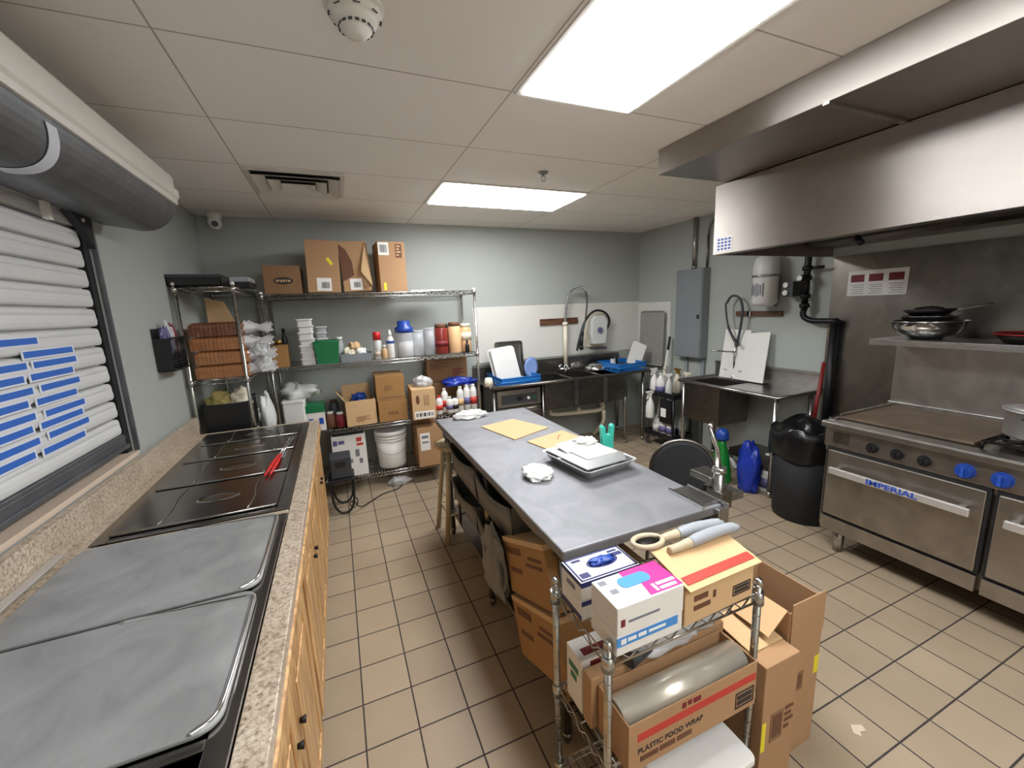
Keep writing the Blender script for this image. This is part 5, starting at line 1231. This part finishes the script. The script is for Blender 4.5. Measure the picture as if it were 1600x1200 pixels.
# grates
for gy in (.66, .36, .06):
    g = MB()
    for x in (2.98, 3.27):
        cx, cy = x+.12, gy+.13
        g.tube([(x, gy, .935), (x+.26, gy, .935), (x+.26, gy+.265, .935), (x, gy+.265, .935)], .008, 6, closed=True)
        for k in range(8):
            a = k*PI/4+PI/8*0; g.tube([(cx+.03*math.cos(a), cy+.03*math.sin(a), .935), (cx+.125*math.cos(a), cy+.125*math.sin(a), .935)], .006, 6)
        g.tube([(cx+.03*math.cos(i*PI/6), cy+.03*math.sin(i*PI/6), .935) for i in range(12)], .006, 6, closed=True)
        for px_, py_ in ((x, gy), (x+.26, gy), (x+.26, gy+.265), (x, gy+.265)): g.cyl((px_, py_, .896), (px_, py_, .935), .007, n=6)
    g.build('burner_grates', M['black_steel'], t)
for gy in (.66, .36, .06):
    for x in (2.98, 3.27): MB().lathe([(0,0),(.05,0),(.05,.015),(.03,.024),(0,.024)], (x+.12, gy+.13, .896), 18).build('burner', M['black_steel'], t)
def oven(y0, y1, txt):
    d = MB().box(RX0-.012, RX0+.029, y0, y1, .275, .715).build('oven_door', M['steel_range'], t, bevel=.006)
    MB().box(RX0+.0, RX0+.028, y0-.012, y1+.012, .262, .732).build('door_gasket', M['grout_dark'], t)
    h = MB()
    for y in (y0+.07, y1-.07): h.box(RX0-.06, RX0-.0125, y-.014, y+.014, .585, .615)
    h.build('handle_mount', M['steel'], d, bevel=.003)
    MB().box(RX0-.078, RX0-.060, y0+.03, y1-.045, .578, .622).build('handle', M['handle'], d, bevel=.006)
    if txt:
        cu = bpy.data.curves.new('handle_lettering', 'FONT'); cu.body = 'IMPERIAL'; cu.size = .044; cu.align_x = 'CENTER'; cu.align_y = 'CENTER'; cu.extrude = .0006; cu.offset = .0012
        tmp = bpy.data.objects.new('tmp', cu); COL.objects.link(tmp)
        dg = bpy.context.evaluated_depsgraph_get(); me = bpy.data.meshes.new_from_object(tmp.evaluated_get(dg)); bpy.data.objects.remove(tmp)
        me.materials.clear(); me.materials.append(M['ink_blue'])
        # letters read along -Y, facing -X
        T = Matrix.Translation((RX0-.0788, (y0+y1)/2-.01, .600)) @ Matrix(((0,0,-1,0),(-1,0,0,0),(0,1,0,0),(0,0,0,1)))
        me.transform(ROOTM[t.name].inverted() @ T @ Matrix.Scale(1.35, 4, (1,0,0)))
        o = bpy.data.objects.new('handle_lettering', me); COL.objects.link(o); o.parent = d
oven(.845, 1.565, True); oven(.055, .805, False)
MB().box(RX0-.006, RX0+.03, .835, 1.575, .165, .255).build('kick_panel', M['steel_range'], t, bevel=.003)
MB().box(RX0-.006, RX0+.03, .04, .815, .165, .255).build('kick_panel', M['steel_range'], t, bevel=.003)
for x in (RX0+.08, RX1-.08):
    for y in (RY0+.08, RY1-.10): MB().cyl((x, y, 0), (x, y, .17), .028, .034, 14).build('leg', M['steel'], t)
MB().box(RX0-.0045, RX0-.0005, 1.46, 1.55, .765, .835).build('data_plate', M['steel_dark'], t)
for y in (1.335, 1.215, 1.095):
    k = MB().cyl((RX0-.0005, y, .79), (RX0-.012, y, .79), .031, n=22).cyl((RX0-.012, y, .79), (RX0-.035, y, .79), .024, .020, 22).box(RX0-.042, RX0-.012, y-.005, y+.005, .768, .812).build('knob', M['black'], t, bevel=.0015)
for y in (.935, .805, .66, .53, .39, .26):
    k = MB().cyl((RX0-.0005, y, .79), (RX0-.010, y, .79), .040, n=26).cyl((RX0-.010, y, .79), (RX0-.034, y, .79), .036, .031, 26).build('knob', M['blue_deep'], t, bevel=.002)
    MB().box(RX0-.048, RX0-.034, y-.007, y+.007, .765, .815).build('grip_bar', M['ink_blue'], k, bevel=.002)
# things on the range
def bowlprof(r, h, rb, t_=.003): return [(0,0),(rb,0),(r*.8,h*.32),(r*.95,h*.65),(r,h),(r+.012,h+.002),(r+.012,h-.003),(r-.004,h-.006),(r*.95-.005,h*.65),(r*.8-.004,h*.34),(rb,t_),(0,t_)]
SX, SY = 3.465, 1.40
t = thing('mixing_bowl', 'large steel mixing bowl at the bottom of the stack on the range shelf', 'bowl', (SX, SY, 1.401))
MB().lathe(bowlprof(.178, .115, .07), (0,0,0), 40).build('bowl', M['chrome_bright'], t, world=False)
t = thing('saucepan', 'steel pan with a rim nested in the big mixing bowl', 'pan', (SX, SY, 1.46))
MB().lathe([(0,0),(.11,0),(.125,.02),(.127,.085),(.134,.087),(.134,.083),(.130,.082),(.121,.02),(.107,.004),(0,.004)], (0,0,0), 36).build('pan', M['steel'], t, world=False)
t = thing('frying_pan', 'black frying pan tilted on top of the bowl stack', 'pan', (SX-.005, SY-.0, 1.549), rot=(-.05, .05, 0))
MB().lathe([(0,.0),(.085,0),(.12,.035),(.124,.036),(.088,.004),(0,.004)], (0,0,0), 36).build('pan', M['black_steel'], t, world=False)
MB().blob((0,0,.006), .085, .085, .03, 5, .4).build('burnt_crust', M['black_matte'], t, world=False)
MB().tube([(.08,-.09,.03),(.12,-.17,.045),(.15,-.23,.06)], .006, 8).build('handle', M['steel'], t, world=False)
t = thing('skillet', 'black skillet with a dark red rim at the right of the range shelf', 'pan', (3.47, .94, 1.401))
MB().lathe([(0,0),(.12,0),(.16,.045),(.155,.045),(.117,.004),(0,.004)], (0,0,0), 36).build('pan', M['black_steel'], t, world=False)
MB().lathe([(.155,.045),(.168,.045),(.168,.054),(.155,.056),(.155,.045)], (0,0,0), 36).build('rim', M['red_dark'], t, world=False)
t = thing('stock_pot', 'steel stock pot on the burner next to the griddle', 'pot', (3.23, .79, .944))
MB().lathe([(0,0),(.135,0),(.145,.01),(.145,.135),(.158,.137),(.158,.145),(.14,.145),(.14,.012),(0,.008)], (0,0,0), 40).build('pot', M['handle'], t, world=False)
MB().lathe([(0,.175),(.02,.172),(.10,.158),(.146,.1465),(0,.1465)], (0,0,0), 40).build('lid', M['handle'], t, world=False)
MB().tube([(-.135,-.04,.11),(-.175,-.04,.115),(-.175,.04,.115),(-.135,.04,.11)], .006, 8, sm=1).build('handle', M['steel'], t, world=False)
t = thing('spatula', 'metal grill scraper lying on the burner grates', 'spatula', (3.04, .62, .944))
MB().tube([(3.02, .60, .948), (3.02, .52, .950), (3.02, .42, .948)], .006, 8).build('handle', M['black'], t)
MB().obox((3.02, .64, .948), (.045, .0, 0), (-.0, .045, 0), (0, 0, .0015)).build('blade', M['steel'], t)
# ------------------------------------------------------------------ work table
t = thing('work_table', 'long stainless worktable in the middle of the kitchen', 'table', (.97, 2.03, 0))
TX0, TX1, TY0, TY1 = .61, 1.335, 1.085, 2.98
MB().box(TX0, TX1, TY0, TY1, .862, .90).build('tabletop', M['steel_table'], t, bevel=.006)
for x in (TX0+.06, TX1-.06):
    for y in (TY0+.10, (TY0+TY1)/2, TY1-.08):
        l = MB().cyl((x, y, .03), (x, y, .862), .020, n=14).build('leg', M['steel_dark'], t)
        MB().lathe([(0,0),(.012,0),(.022,.03),(.022,.05),(0,.05)], (x, y, 0), 14).build('foot', M['steel_dark'], l)
MB().box(TX0+.05, TX1-.05, TY0+.05, TY1-.05, .20, .215).build('undershelf', M['steel_dark'], t, bevel=.003)
MB().box(TX0+.04, TX0+.06, TY0+.06, TY1-.06, .80, .862).box(TX1-.06, TX1-.04, TY0+.06, TY1-.06, .80, .862).build('apron', M['steel_dark'], t)
# cardboard sheets
def sheet_(pts, label, z=.9005, th=.006):
    o = MB().prism(pts, z, z+th, 'z').build('cardboard_sheet', M['card_light']); tag(o, label, 'cardboard', 'cardboard sheets on the worktable'); return o
sheet_([(.845,2.61),(1.11,2.68),(1.235,2.36),(.935,2.235)], 'flat piece of tan cardboard on the worktable, the farther one')
sheet_([(.985,2.165),(1.28,2.255),(1.34-.02,1.96),(1.05,1.885)], 'flat piece of tan cardboard on the worktable, behind the foil tray')
MB_ = MB().tube([(1.16,2.10,.9085),(1.20,2.16,.9085),(1.22,2.17,.9085)], .0022, 5).build('stain_stick', M['ink_red']); tag(MB_, 'small reddish-brown stick on the nearer cardboard piece', 'stick')
t = thing('foil_tray', 'large aluminium foil tray on the worktable', 'tray', (1.11, 1.70, .9005), rz=.12)
b = MB(); n = 40
P0 = rrect(-.125, .125, -.155, .155, .02, 9); P1 = rrect(-.15, .15, -.18, .18, .03, 9); P2 = rrect(-.163, .163, -.193, .193, .035, 9)
m = len(P0)
def wav(P, z, amp): return [(x*(1+amp*math.sin(i*2.1)), y*(1+amp*math.sin(i*2.1)), z) for i, (x, y) in enumerate(P)]
vs = wav(P0, 0, .0)+wav(P1, .045, .012)+wav(P2, .05, 0)+wav(P1, .048, .012)+wav([(x*.98, y*.98) for x, y in P0], .006, 0)
fs = [tuple(range(m))[::-1], tuple(range(4*m, 5*m))]
for k in range(4):
    for i in range(m): fs.append((k*m+i, k*m+(i+1) % m, (k+1)*m+(i+1) % m, (k+1)*m+i))
b._add(vs, fs, False); b.build('tray', M['foil'], t, world=False)
MB().prism([(-.14,-.165),(.10,-.17),(.148,-.10),(.145,.17),(-.14,.165)], .052, .056, 'z').build('lid', M['foil'], t, world=False)
o = thing('paper_sheet', 'white folded paper lying on the foil tray', 'paper', (1.13, 1.72, .958), rz=.12)
MB().box(-.085, .11, -.09, .12, 0, .004).obox((-.02, .10, .010), (.09,.01,0), (0,.05,.008), (0,0,.0015)).build('sheet', M['paper'], o, world=False)
o = MB().blob((1.175, 1.83, .962), .055, .045, .02, 101, .7).build('crumpled_paper', M['towel']); tag(o, 'crumpled white paper at the back corner of the foil tray', 'paper')
o = MB().blob((.815, 1.685, .9005), .070, .080, .032, 102, .28, 2.6, 44, 26).build('crumpled_towel', M['towel']); tag(o, 'crumpled white paper towel near the left edge of the worktable', 'paper towel')
o = MB().blob((.86, 2.90, .9005), .12, .06, .036, 103, .42, 2.2, 44, 24).build('crumpled_towel', M['towel']); tag(o, 'heap of crumpled white paper at the far end of the worktable', 'paper towel')
t = thing('bottle_tool', 'teal plastic two-pronged holder standing on the worktable', 'holder', (1.345, 1.87, .9005))
t.location = (1.30, 1.80, .9005); ROOTM[t.name] = Matrix.Translation(t.location)
b = MB(); b.prism([(-.035,0),(.035,0),(.036,.07),(.043,.145),(.032,.158),(.018,.145),(.013,.10),(-.013,.10),(-.018,.145),(-.032,.158),(-.043,.145),(-.036,.07)], -.014, .014, 'y')
b.build('holder', M['teal'], t, world=False, bevel=.004)
# can opener
t = thing('can_opener', 'heavy steel can opener clamped at the near right corner of the worktable', 'can opener', (1.33, 1.17, .90))
MB().box(1.235, 1.345, 1.10, 1.265, .9005, .909).build('base_plate', M['steel'], t, bevel=.002)
MB().box(1.232, 1.243, 1.085, 1.27, .9005, .915).build('plate_edge', M['chrome_bright'], t)
MB().box(1.338, 1.346, 1.06, 1.27, .82, .912).box(1.29, 1.338, 1.06, 1.083, .82, .895).build('clamp', M['steel'], t, bevel=.003)
MB().box(1.347, 1.41, 1.10, 1.175, .86, .935).build('block', M['steel_dark'], t, bevel=.004)
MB().cyl((1.375, 1.14, .80), (1.375, 1.14, 1.01), .021, n=18).cyl((1.375, 1.14, 1.01), (1.375, 1.14, 1.03), .028, .026, 18).build('post', M['steel'], t)
MB().box(1.34, 1.43, 1.15, 1.26, .955, .985).build('gear_housing', M['steel_dark'], t, bevel=.006)
MB().tube([(1.378, 1.15, 1.03), (1.377, 1.155, 1.10), (1.335, 1.165, 1.20)], [.013, .009, .008], 10).cyl((1.334, 1.165, 1.195), (1.362, 1.17, 1.205), .011, n=10).build('crank_handle', M['chrome'], t)
MB().cyl((1.372, 1.135, .775), (1.372, 1.135, .80), .026, n=14).box(1.345, 1.40, 1.10, 1.14, .765, .79).build('red_knob', M['coral'], t, bevel=.004)
t = thing('tray', 'small steel tray behind the can opener on a bracket', 'tray', (1.43, 1.21, .86))
MB().box(1.412, 1.50, 1.12, 1.25, .875, .879).box(1.412, 1.50, 1.12, 1.124, .879, .905).box(1.412, 1.50, 1.246, 1.25, .879, .905).box(1.496, 1.50, 1.124, 1.246, .879, .905).box(1.412, 1.416, 1.124, 1.246, .879, .905).build('pan', M['steel'], t, bevel=.001)

# stool at the far left leg
t = thing('stool', 'round-seated cream wooden stool tucked under the far left corner of the worktable', 'stool', (.735, 2.90, 0))
MB().lathe([(0,0),(.14,0),(.152,.008),(.152,.026),(.14,.034),(0,.036)], (.735, 2.90, .70), 30).build('seat', M['cream_wood'], t)
for sx, sy in ((-1,-1),(1,-1),(-1,1),(1,1)):
    MB().cyl((.735+sx*.08, 2.90+sy*.08, .70), (.735+sx*.15, 2.90+sy*.15, .0), .016, .019, 12).build('leg', M['cream_wood'], t)
MB().tube([(.735-.125, 2.90-.125, .22), (.735+.125, 2.90-.125, .22), (.735+.125, 2.90+.125, .22), (.735-.125, 2.90+.125, .22)], .010, 8, closed=True).build('rungs', M['cream_wood'], t)

# grey lug bins hanging as drawers along the left side
def lug(label, y0, y1, z1, x0=.625, w=.42, h=.17, dip=.035):
    t = thing('utility_bin', label, 'bin', (x0+w/2, (y0+y1)/2, z1-h), group='grey bins on the left side under the worktable')
    N = 14; b = MB(); L = y1-y0
    def fr(xo, xi, sgn=1):
        vs = []; fs = []
        for i in range(N+1):
            u = i/N; y = y0+L*u; zt = z1 - dip*math.sin(PI*u)
            bow = .012*math.sin(PI*u)
            vs += [(xo+.02*sgn-bow*0, y, z1-h), (xo-bow*sgn, y, zt), (xo+.006*sgn-bow*sgn, y, zt), (xo+.024*sgn, y, z1-h)]
        for i in range(N):
            o = i*4
            for k in range(4): fs.append((o+k, o+(k+1) % 4, o+4+(k+1) % 4, o+4+k))
        fs.append((0,1,2,3)); fs.append((N*4+3, N*4+2, N*4+1, N*4))
        b._add(vs, fs, True)
    fr(x0, 0, 1); fr(x0+w, 0, -1)
    b.box(x0+.02, x0+w-.02, y0+.01, y1-.01, z1-h, z1-h+.006)
    b.box(x0+.012, x0+w-.012, y0, y0+.006, z1-h, z1-.006).box(x0+.012, x0+w-.012, y1-.006, y1, z1-h, z1-.006)
    b.build('tub', M['grey_bin'], t)
    rp = [(x0-.004-.012*math.sin(PI*i/N), y0+L*i/N, z1-dip*math.sin(PI*i/N)) for i in range(N+1)]
    MB().tube(rp, .006, 6).build('rim', M['grey_bin'], t)
    return t
lug('grey plastic bin at the top near position under the left side of the worktable', 1.60, 2.10, .815, h=.20)
lug('grey plastic bin at the top far position under the left side of the worktable', 2.14, 2.66, .815, h=.20)
lug('grey plastic bin in the lower row, near, under the left side of the worktable', 1.66, 2.12, .57, h=.17)
lug('grey plastic bin in the lower row, far, under the left side of the worktable', 2.15, 2.66, .57, h=.17)
# the support that carries the bins
t = thing('bin_rack', 'dark steel rack carrying the grey bins under the worktable', 'rack', (.84, 2.15, .216))
b = MB()
for z in (.608, .393):
    b.box(.66, 1.03, 1.60, 2.68, z, z+.006)
for y in (1.62, 2.13, 2.66):
    for x in (.67, 1.02): b.box(x-.008, x+.008, y-.008, y+.008, .216, z+.22 if False else .608)
b.build('frame', M['steel_dark'], t)
o = MB().blob((.585, 1.72, .36), .035, .14, .19, 110, .45, 2.2).build('plastic_bag', M['grey_bin']); tag(o, 'grubby pale plastic bag hanging beside the grey bins under the worktable', 'bag')
for x, y in ():
    pass
# ochre cartons at the near left under the table
def tilted(label, cy, cz, L, H, sl):
    t = thing('cardboard_box', label, 'box', (.735, cy, cz), rot=(-sl, 0, 0), group='ochre cartons under the worktable')
    MB().box(-.125, .125, -L/2, L/2, -H/2, H/2).build('body', M['card_ochre'], t, world=False, bevel=.003)
    MB().box(-.1265, -.125, -L*.40, -L*.05, H*.08, H*.14).box(-.1265, -.125, -L*.40, -L*.12, H*.20, H*.25).build('print', M['ink_brown'], t, world=False)
    MB().box(-.1265, -.125, L*.10, L*.38, -H*.1, -H*.02).box(-.1265, -.125, L*.05, L*.40, H*.22, H*.34).build('print', M['ink_brown'], t, world=False)
    MB().box(-.126, .126, -L/2-.0007, L/2+.0007, H/2-.02, H/2+.0007).build('packing_tape', M['card_light'], t, world=False)
    return t
tilted('ochre carton tipped on a slope under the near left of the worktable, the upper one', 1.40, .635, .46, .24, .42)
tilted('ochre carton with dark printing tipped on a slope under the worktable, the lower one', 1.31, .385, .46, .25, .42)
carton('plain brown carton standing on the undershelf behind the tipped ochre cartons', 1.0, 1.36, .217, .22, .40, .40, 'card_dark', tape=False)
carton('low brown carton on the undershelf beneath the tipped ochre cartons', .76, 1.28, .217, .20, .26, .045, 'card_dark', tape=False)

# ------------------------------------------------------------------ chair
t = thing('chair', 'black padded chair with a grey rounded frame beside the worktable', 'chair', (1.86, 1.78, 0))
ang = .55   # turned towards the table
from mathutils import Euler
Rz = Matrix.Rotation(-.62, 4, 'Z'); ROOTM[t.name] = Matrix.Translation((1.87, 1.87, 0)) @ Rz; t.matrix_world = ROOTM[t.name]; t.location = (1.87, 1.87, 0); t.rotation_euler = (0, 0, -.62)
# local: seat towards +Y (away from the camera), back panel at y=-.2
N = 30
bp_ = [(.165*math.cos(2*PI*i/N), .75+.165*math.sin(2*PI*i/N)) for i in range(N)]
MB().prism(bp_, -.235, -.195, 'y', True).build('backrest', M['cloth_black'], t, world=False, bevel=.012)
MB().tube([(.172*math.cos(2*PI*i/N), -.215, .75+.172*math.sin(2*PI*i/N)) for i in range(N)], .010, 8, closed=True).build('back_frame', M['steel_dark'], t, world=False)
MB().prism(rrect(-.21, .21, -.19, .21, .08), .40, .455, 'z').build('seat', M['cloth_black'], t, world=False, bevel=.015)
for s in (-1, 1):
    MB().tube([(s*.165, -.215, .70), (s*.17, -.20, .42), (s*.19, -.24, .0)], .011, 8, sm=1).build('leg', M['steel_dark'], t, world=False)
    MB().tube([(s*.19, .18, .41), (s*.20, .22, .0)], .011, 8).build('leg', M['steel_dark'], t, world=False)
    MB().tube([(s*.20, -.20, .39), (s*.20, .18, .39)], .010, 8).build('seat_rail', M['steel_dark'], t, world=False)

# ------------------------------------------------------------------ wire cart in front with the boxes
KX0, KX1, KY0, KY1 = .565, 1.135, .775, 1.06
t = rack('wire_cart', 'small three-tier chrome wire cart full of boxes in the foreground', KX0, KX1, KY0, KY1, [.785, .425, .105], .825, 'x', .0115, 'chrome', 'chrome')
b = MB().tube([(KX1, KY0, .80), (KX1-.05, KY0+.06, .845), (KX1-.05, KY1-.06, .845), (KX1, KY1, .80)], .006, 8, sm=1)
b.build('side_handle', M['chrome'], t)
ZK = [.795, .435, .115]
def tbox(label, cx, cy, z, W, D, H, mat, rz=0, **k): return carton(label, cx, cy, z, W, D, H, mat, rz=rz, seams=False, **k)
gg = 'disposable glove boxes on the wire cart'
W, D, H = .210, .115, .060
z0 = ZK[0]
# rear stack (navy edged box), front stack (blue striped below, pink above)
t = tbox('white glove box with navy edges at the bottom of the rear stack on the cart', .672, .962, z0, W, D, H, 'card_white', name='glove_box', group=gg, prints=(('side_print', 'navy', 'L', 0, 1, .0, .25), ('navy_edge', 'navy', 'F', 0, 1, .75, 1)))
t = tbox('white glove box with navy edges and dark blue oval opening atop the rear stack', .672, .963, z0+H+.001, W, D, H, 'card_white', name='glove_box', group=gg, prints=(('navy_edge', 'navy', 'F', 0, 1, .72, 1), ('navy_edge', 'navy', 'L', 0, 1, .78, 1), ('grey_logo', 'grey_print', 'L', .3, .7, .25, .5)))
MB().prism([(.055*math.cos(2*PI*i/28)+.01, .026*math.sin(2*PI*i/28)+.005) for i in range(28)], H, H+.0012, 'z').build('oval_opening', M['navy'], t, world=False)
MB().blob((.01, .005, H+.0005), .042, .018, .008, 6, .5).build('glove', M['blue_deep'], t, world=False)
prints_on(t, 'T', W, D, H, .02, .98, .03, .97, [(0,1,0,.05),(0,1,.95,1),(0,.03,0,1),(.97,1,0,1),(.05,.2,.1,.3),(.72,.95,.6,.75),(.75,.92,.8,.88),(.1,.25,.8,.9)], 'navy', .0012)
W2, D2 = .222, .118
t = tbox('white glove box with a sky-blue stripe under the pink one', .690, .816, z0, W2, D2, H, 'card_white', rz=.0, name='glove_box', group=gg, prints=(('blue_stripe', 'sky', 'F', 0, .92, .45, .9),))
prints_on(t, 'F', W2, D2, H, .06, .8, .55, .8, [(0,.1,0,1),(.13,.3,.2,.9),(.34,.5,.2,.9),(.55,.9,.3,.8)], 'paper', .0018)
t = tbox('white and pink glove box with a blue opening, on top of the front stack', .690, .814, z0+H+.001, W2, D2, .083, 'card_white', rz=.0, name='glove_box', group=gg, prints=(('red_logo', 'ink_maroon', 'F', .05, .11, .3, .55), ('grey_text', 'grey_print', 'F', .16, .62, .38, .46)))
H3 = .083
MB().prism([(0, -.055), (.110, -.055), (.110, .058), (-.02, .058), (-.02, .02), (.01, .0)], H3, H3+.001, 'z').build('pink_panel', M['magenta'], t, world=False)
MB().prism([(x+.005, y) for x, y in rrect(-.055, .045, -.006, .036, .018)], H3+.001, H3+.0022, 'z').build('blue_opening', M['sky'], t, world=False)
prints_on(t, 'T', W2, D2, H3, .62, .97, .05, .35, [(0,.12,.1,.9),(.2,1,.6,.9),(.2,.9,.1,.4)], 'paper', .0018); prints_on(t, 'T', W2, D2, H3, .05, .3, .2, .9, [(0,.4,.8,1),(.2,.6,.3,.5)], 'grey_print', .0012)
# kraft dispenser box with a lid
W, D, H = .285, .13, .115
t = carton('kraft box with a red-striped lid open towards the camera on the right of the cart', .952, .828, z0, W, D, H, 'card_light', rz=.03, name='kraft_box', seams=False)
prints_on(t, 'F', W, D, H, .12, .5, .25, .75, [(0,.5,.7,1),(0,.6,.2,.45),(.7,.8,.5,.9)], 'ink_brown'); prints_on(t, 'F', W, D, H, .68, .95, .25, .55, [(0,1,0,.1),(0,1,.9,1),(0,.04,0,1),(.96,1,0,1),(.1,.9,.2,.45),(.1,.9,.55,.8)], 'ink')
lid = MB().obox((0, -.01, H+.028), (W/2+.004, 0, 0), (0, D/2+.01, .018), (0, 0, .002)).build('lid', M['card_light'], t, world=False)
MB().obox((0, -.055, H+.0215), (W/2-.006, 0, 0), (0, .013, .0029), (0, 0, .0006)).build('red_stripe', M['ink_red'], lid, world=False)
# tools on the lid
def tool(label, p, rz, loop, k=.80):
    t = thing('basting_tool', label, 'kitchen tool', p, rz=rz, group='grey-handled tools on the kraft box')
    S = lambda q: [(x*k, y*k, z*k) for x, y, z in q]
    MB().tube(S([(.03,0,.020),(.10,0,.028),(.19,0,.028),(.25,0,.020)]), [.0165,.0185,.017,.010], 14, sm=2).build('grip', M['grey_grip'], t, world=False)
    MB().tube(S([(.03,0,.020),(-.01,0,.018),(-.06,0,.014)]), [.0155,.0135,.011], 12, sm=1).build('shaft', M['tan_rubber'], t, world=False)
    if loop:
        MB().tube([((-.112+.062*math.cos(2*PI*i/22))*k, .040*k*math.sin(2*PI*i/22), .014) for i in range(22)], .0085, 8, closed=True).build('loop_head', M['tan_rubber'], t, world=False)
        MB().lathe([(0,.006),(.036,.006),(.046,.012),(0,.008)], (-.112*k,0,0), 22, 1.0, .62).build('dark_cup', M['black_steel'], t, world=False)
    return t
tool('grey-gripped tool with an oval loop head lying across the kraft box, the farther one', (.912, .918, .953), -.10, True)
tool('grey-gripped tool without a visible loop, nearest the camera on the kraft box', (.905, .862, .950), .0, False, .92)

# middle tier: film carton with a roll, white boxes, foil bag
W, D, H = .492, .14, .155
t = carton('long plastic food wrap carton with a red stripe and the film roll showing', .848, .802, ZK[1], W, D, H, 'card', rz=.0, name='food_wrap_carton', open_top=True, flaps=(0,0,0,0), seams=False)
decal(t, 'red_stripe', M['ink_red'], 'F', W, D, H, .06, .99, .60, .76)
prints_on(t, 'F', W, D, H, .82, .98, .12, .48, [(0,1,0,.08),(0,1,.92,1),(0,.04,0,1),(.96,1,0,1),(.1,.9,.2,.45),(.1,.9,.55,.8)], 'ink')
prints_on(t, 'F', W, D, H, .38, .52, .82, .93, [(0,.2,0,1),(.3,.5,.2,1),(.6,1,0,.9)], 'ink_maroon'); prints_on(t, 'F', W, D, H, .08, .5, .16, .26, [(0,.3,0,1),(.33,.6,0,1),(.64,.9,0,1)], 'ink_brown')
cu = bpy.data.curves.new('carton_lettering', 'FONT'); cu.body = 'PLASTIC FOOD WRAP'; cu.size = .024; cu.extrude = .0004; cu.offset = .0004
tmp = bpy.data.objects.new('tmp', cu); COL.objects.link(tmp); dg = bpy.context.evaluated_depsgraph_get()
me = bpy.data.meshes.new_from_object(tmp.evaluated_get(dg)); bpy.data.objects.remove(tmp); me.materials.clear(); me.materials.append(M['ink'])
me.transform(Matrix.Translation((-W/2+.03, -D/2-.0008, H*.34)) @ Matrix(((1,0,0,0),(0,0,-1,0),(0,1,0,0),(0,0,0,1))))
o = bpy.data.objects.new('carton_lettering', me); COL.objects.link(o); o.parent = t
o = thing('film_roll', 'fat roll of clear film lying in the food wrap carton', 'film roll', (.848, .80, ZK[1]+.085))
MB().cyl((-.238,0,.03), (.236,0,.03), .050, n=40).build('roll', M['roll'], o, world=False)
MB().cyl((-.241,0,.03), (-.2382,0,.03), .020, n=24).build('core', M['card_in'], o, world=False)
t = carton('brown film carton standing right behind the film roll', .85, .900, ZK[1], .54, .045, .175, 'card', rz=0, name='film_carton', seams=False)
t = carton('white film box with a dark red label at the back left of the middle tier', .845, .975, ZK[1]+.0, .53, .09, .19, 'card_white', rz=0, name='film_box', seams=False, prints=(('maroon_label', 'ink_maroon', 'F', .06, .45, .84, .96),))
prints_on(t, 'T', .53, .09, .19, .04, .5, .2, .8, [(0,1,0,.5)], 'ink_maroon', .0012)
prints_on(t, 'L', .53, .09, .19, .2, .8, .45, .8, [(0,1,.6,.9),(.2,.8,.1,.4)], 'green')
o = MB().blob((.90, .92, ZK[1]+.191), .22, .075, .062, 120, .4, 2.6, 48, 28).build('plastic_bag', M['film']); tag(o, 'crinkled clear plastic bag over the boxes on the middle cart tier', 'bag')
o = MB().cyl((.705, .865, ZK[1]+.202), (.79, .885, ZK[1]+.206), .024, n=18).build('bottle', M['grey_dark']); tag(o, 'dark round-ended bottle poking out of the clear bag', 'bottle')
# bottom tier
t = thing('storage_tub', 'white plastic tub with a lid sticking out of the bottom cart tier', 'tub', (.89, .80, ZK[2]))
MB().prism(rrect(-.15, .15, -.11, .09, .02), 0, .17, 'z').build('tub', M['white'], t, world=False, bevel=.006)
MB().prism(rrect(-.163, .163, -.123, .103, .025), .171, .195, 'z').build('lid', M['white'], t, world=False, bevel=.006)
MB().box(.02, .12, -.1125, -.1105, .08, .12).build('printed_label', M['grey_print'], t, world=False)

# ------------------------------------------------------------------ tall cartons beside the cart
W, D, H = .19, .26, .62
t = carton('tall open-topped brown carton beside the wire cart, the outer one', 1.435, .925, 0, W, D, H, 'card', rz=0, open_top=True, flaps=(0,0,0,0), group='tall cartons by the cart')
prints_on(t, 'F', W, D, H, .15, .55, .44, .57, [(0,1,0,1)], 'card_dark'); prints_on(t, 'F', W, D, H, .2, .5, .46, .55, BARCODE, 'ink_brown', .0024)
decal(t, 'yellow_tape', M['yellow'], 'F', W, D, H, .86, 1.0, .50, .62); decal(t, 'yellow_tape', M['yellow'], 'R', W, D, H, .0, .05, .50, .62)
MB().box(-.090, .090, -D/2-.006, -D/2-.002, .50, .655).build('flap', M['card'], t, world=False)
MB().obox((-.095-.045, 0, H-.03), (.045, 0, .035), (0, D/2-.01, 0), (-.0012, 0, .0016)).build('flap', M['card_light'], t, world=False)
W, D, H = .165, .245, .52
t = carton('tall closed brown carton tight against the wire cart, the inner one', 1.245, .868, 0, W, D, H, 'card', rz=0, tape=False, group='tall cartons by the cart')
prints_on(t, 'F', W, D, H, .25, .62, .40, .62, [(0,1,0,1)], 'card_dark'); prints_on(t, 'F', W, D, H, .3, .58, .43, .6, BARCODE, 'ink_brown', .0024)
prints_on(t, 'F', W, D, H, .68, .95, .45, .62, LINES, 'ink_brown')
decal(t, 'yellow_tape', M['yellow'], 'F', W, D, H, .0, .12, .36, .58)
MB().obox((0, .02, H+.012), (.078, 0, 0), (0, .085, .008), (0, 0, .002)).build('flap', M['card_light'], t, world=False)
o = MB().prism([(1.70,.735),(1.725,.76),(1.75,.748),(1.765,.742),(1.755,.720),(1.73,.728),(1.715,.715)], .0005, .004, 'z').build('paper_scrap', M['sill']); tag(o, 'small pale scrap lying on the floor tiles near the oven', 'scrap')
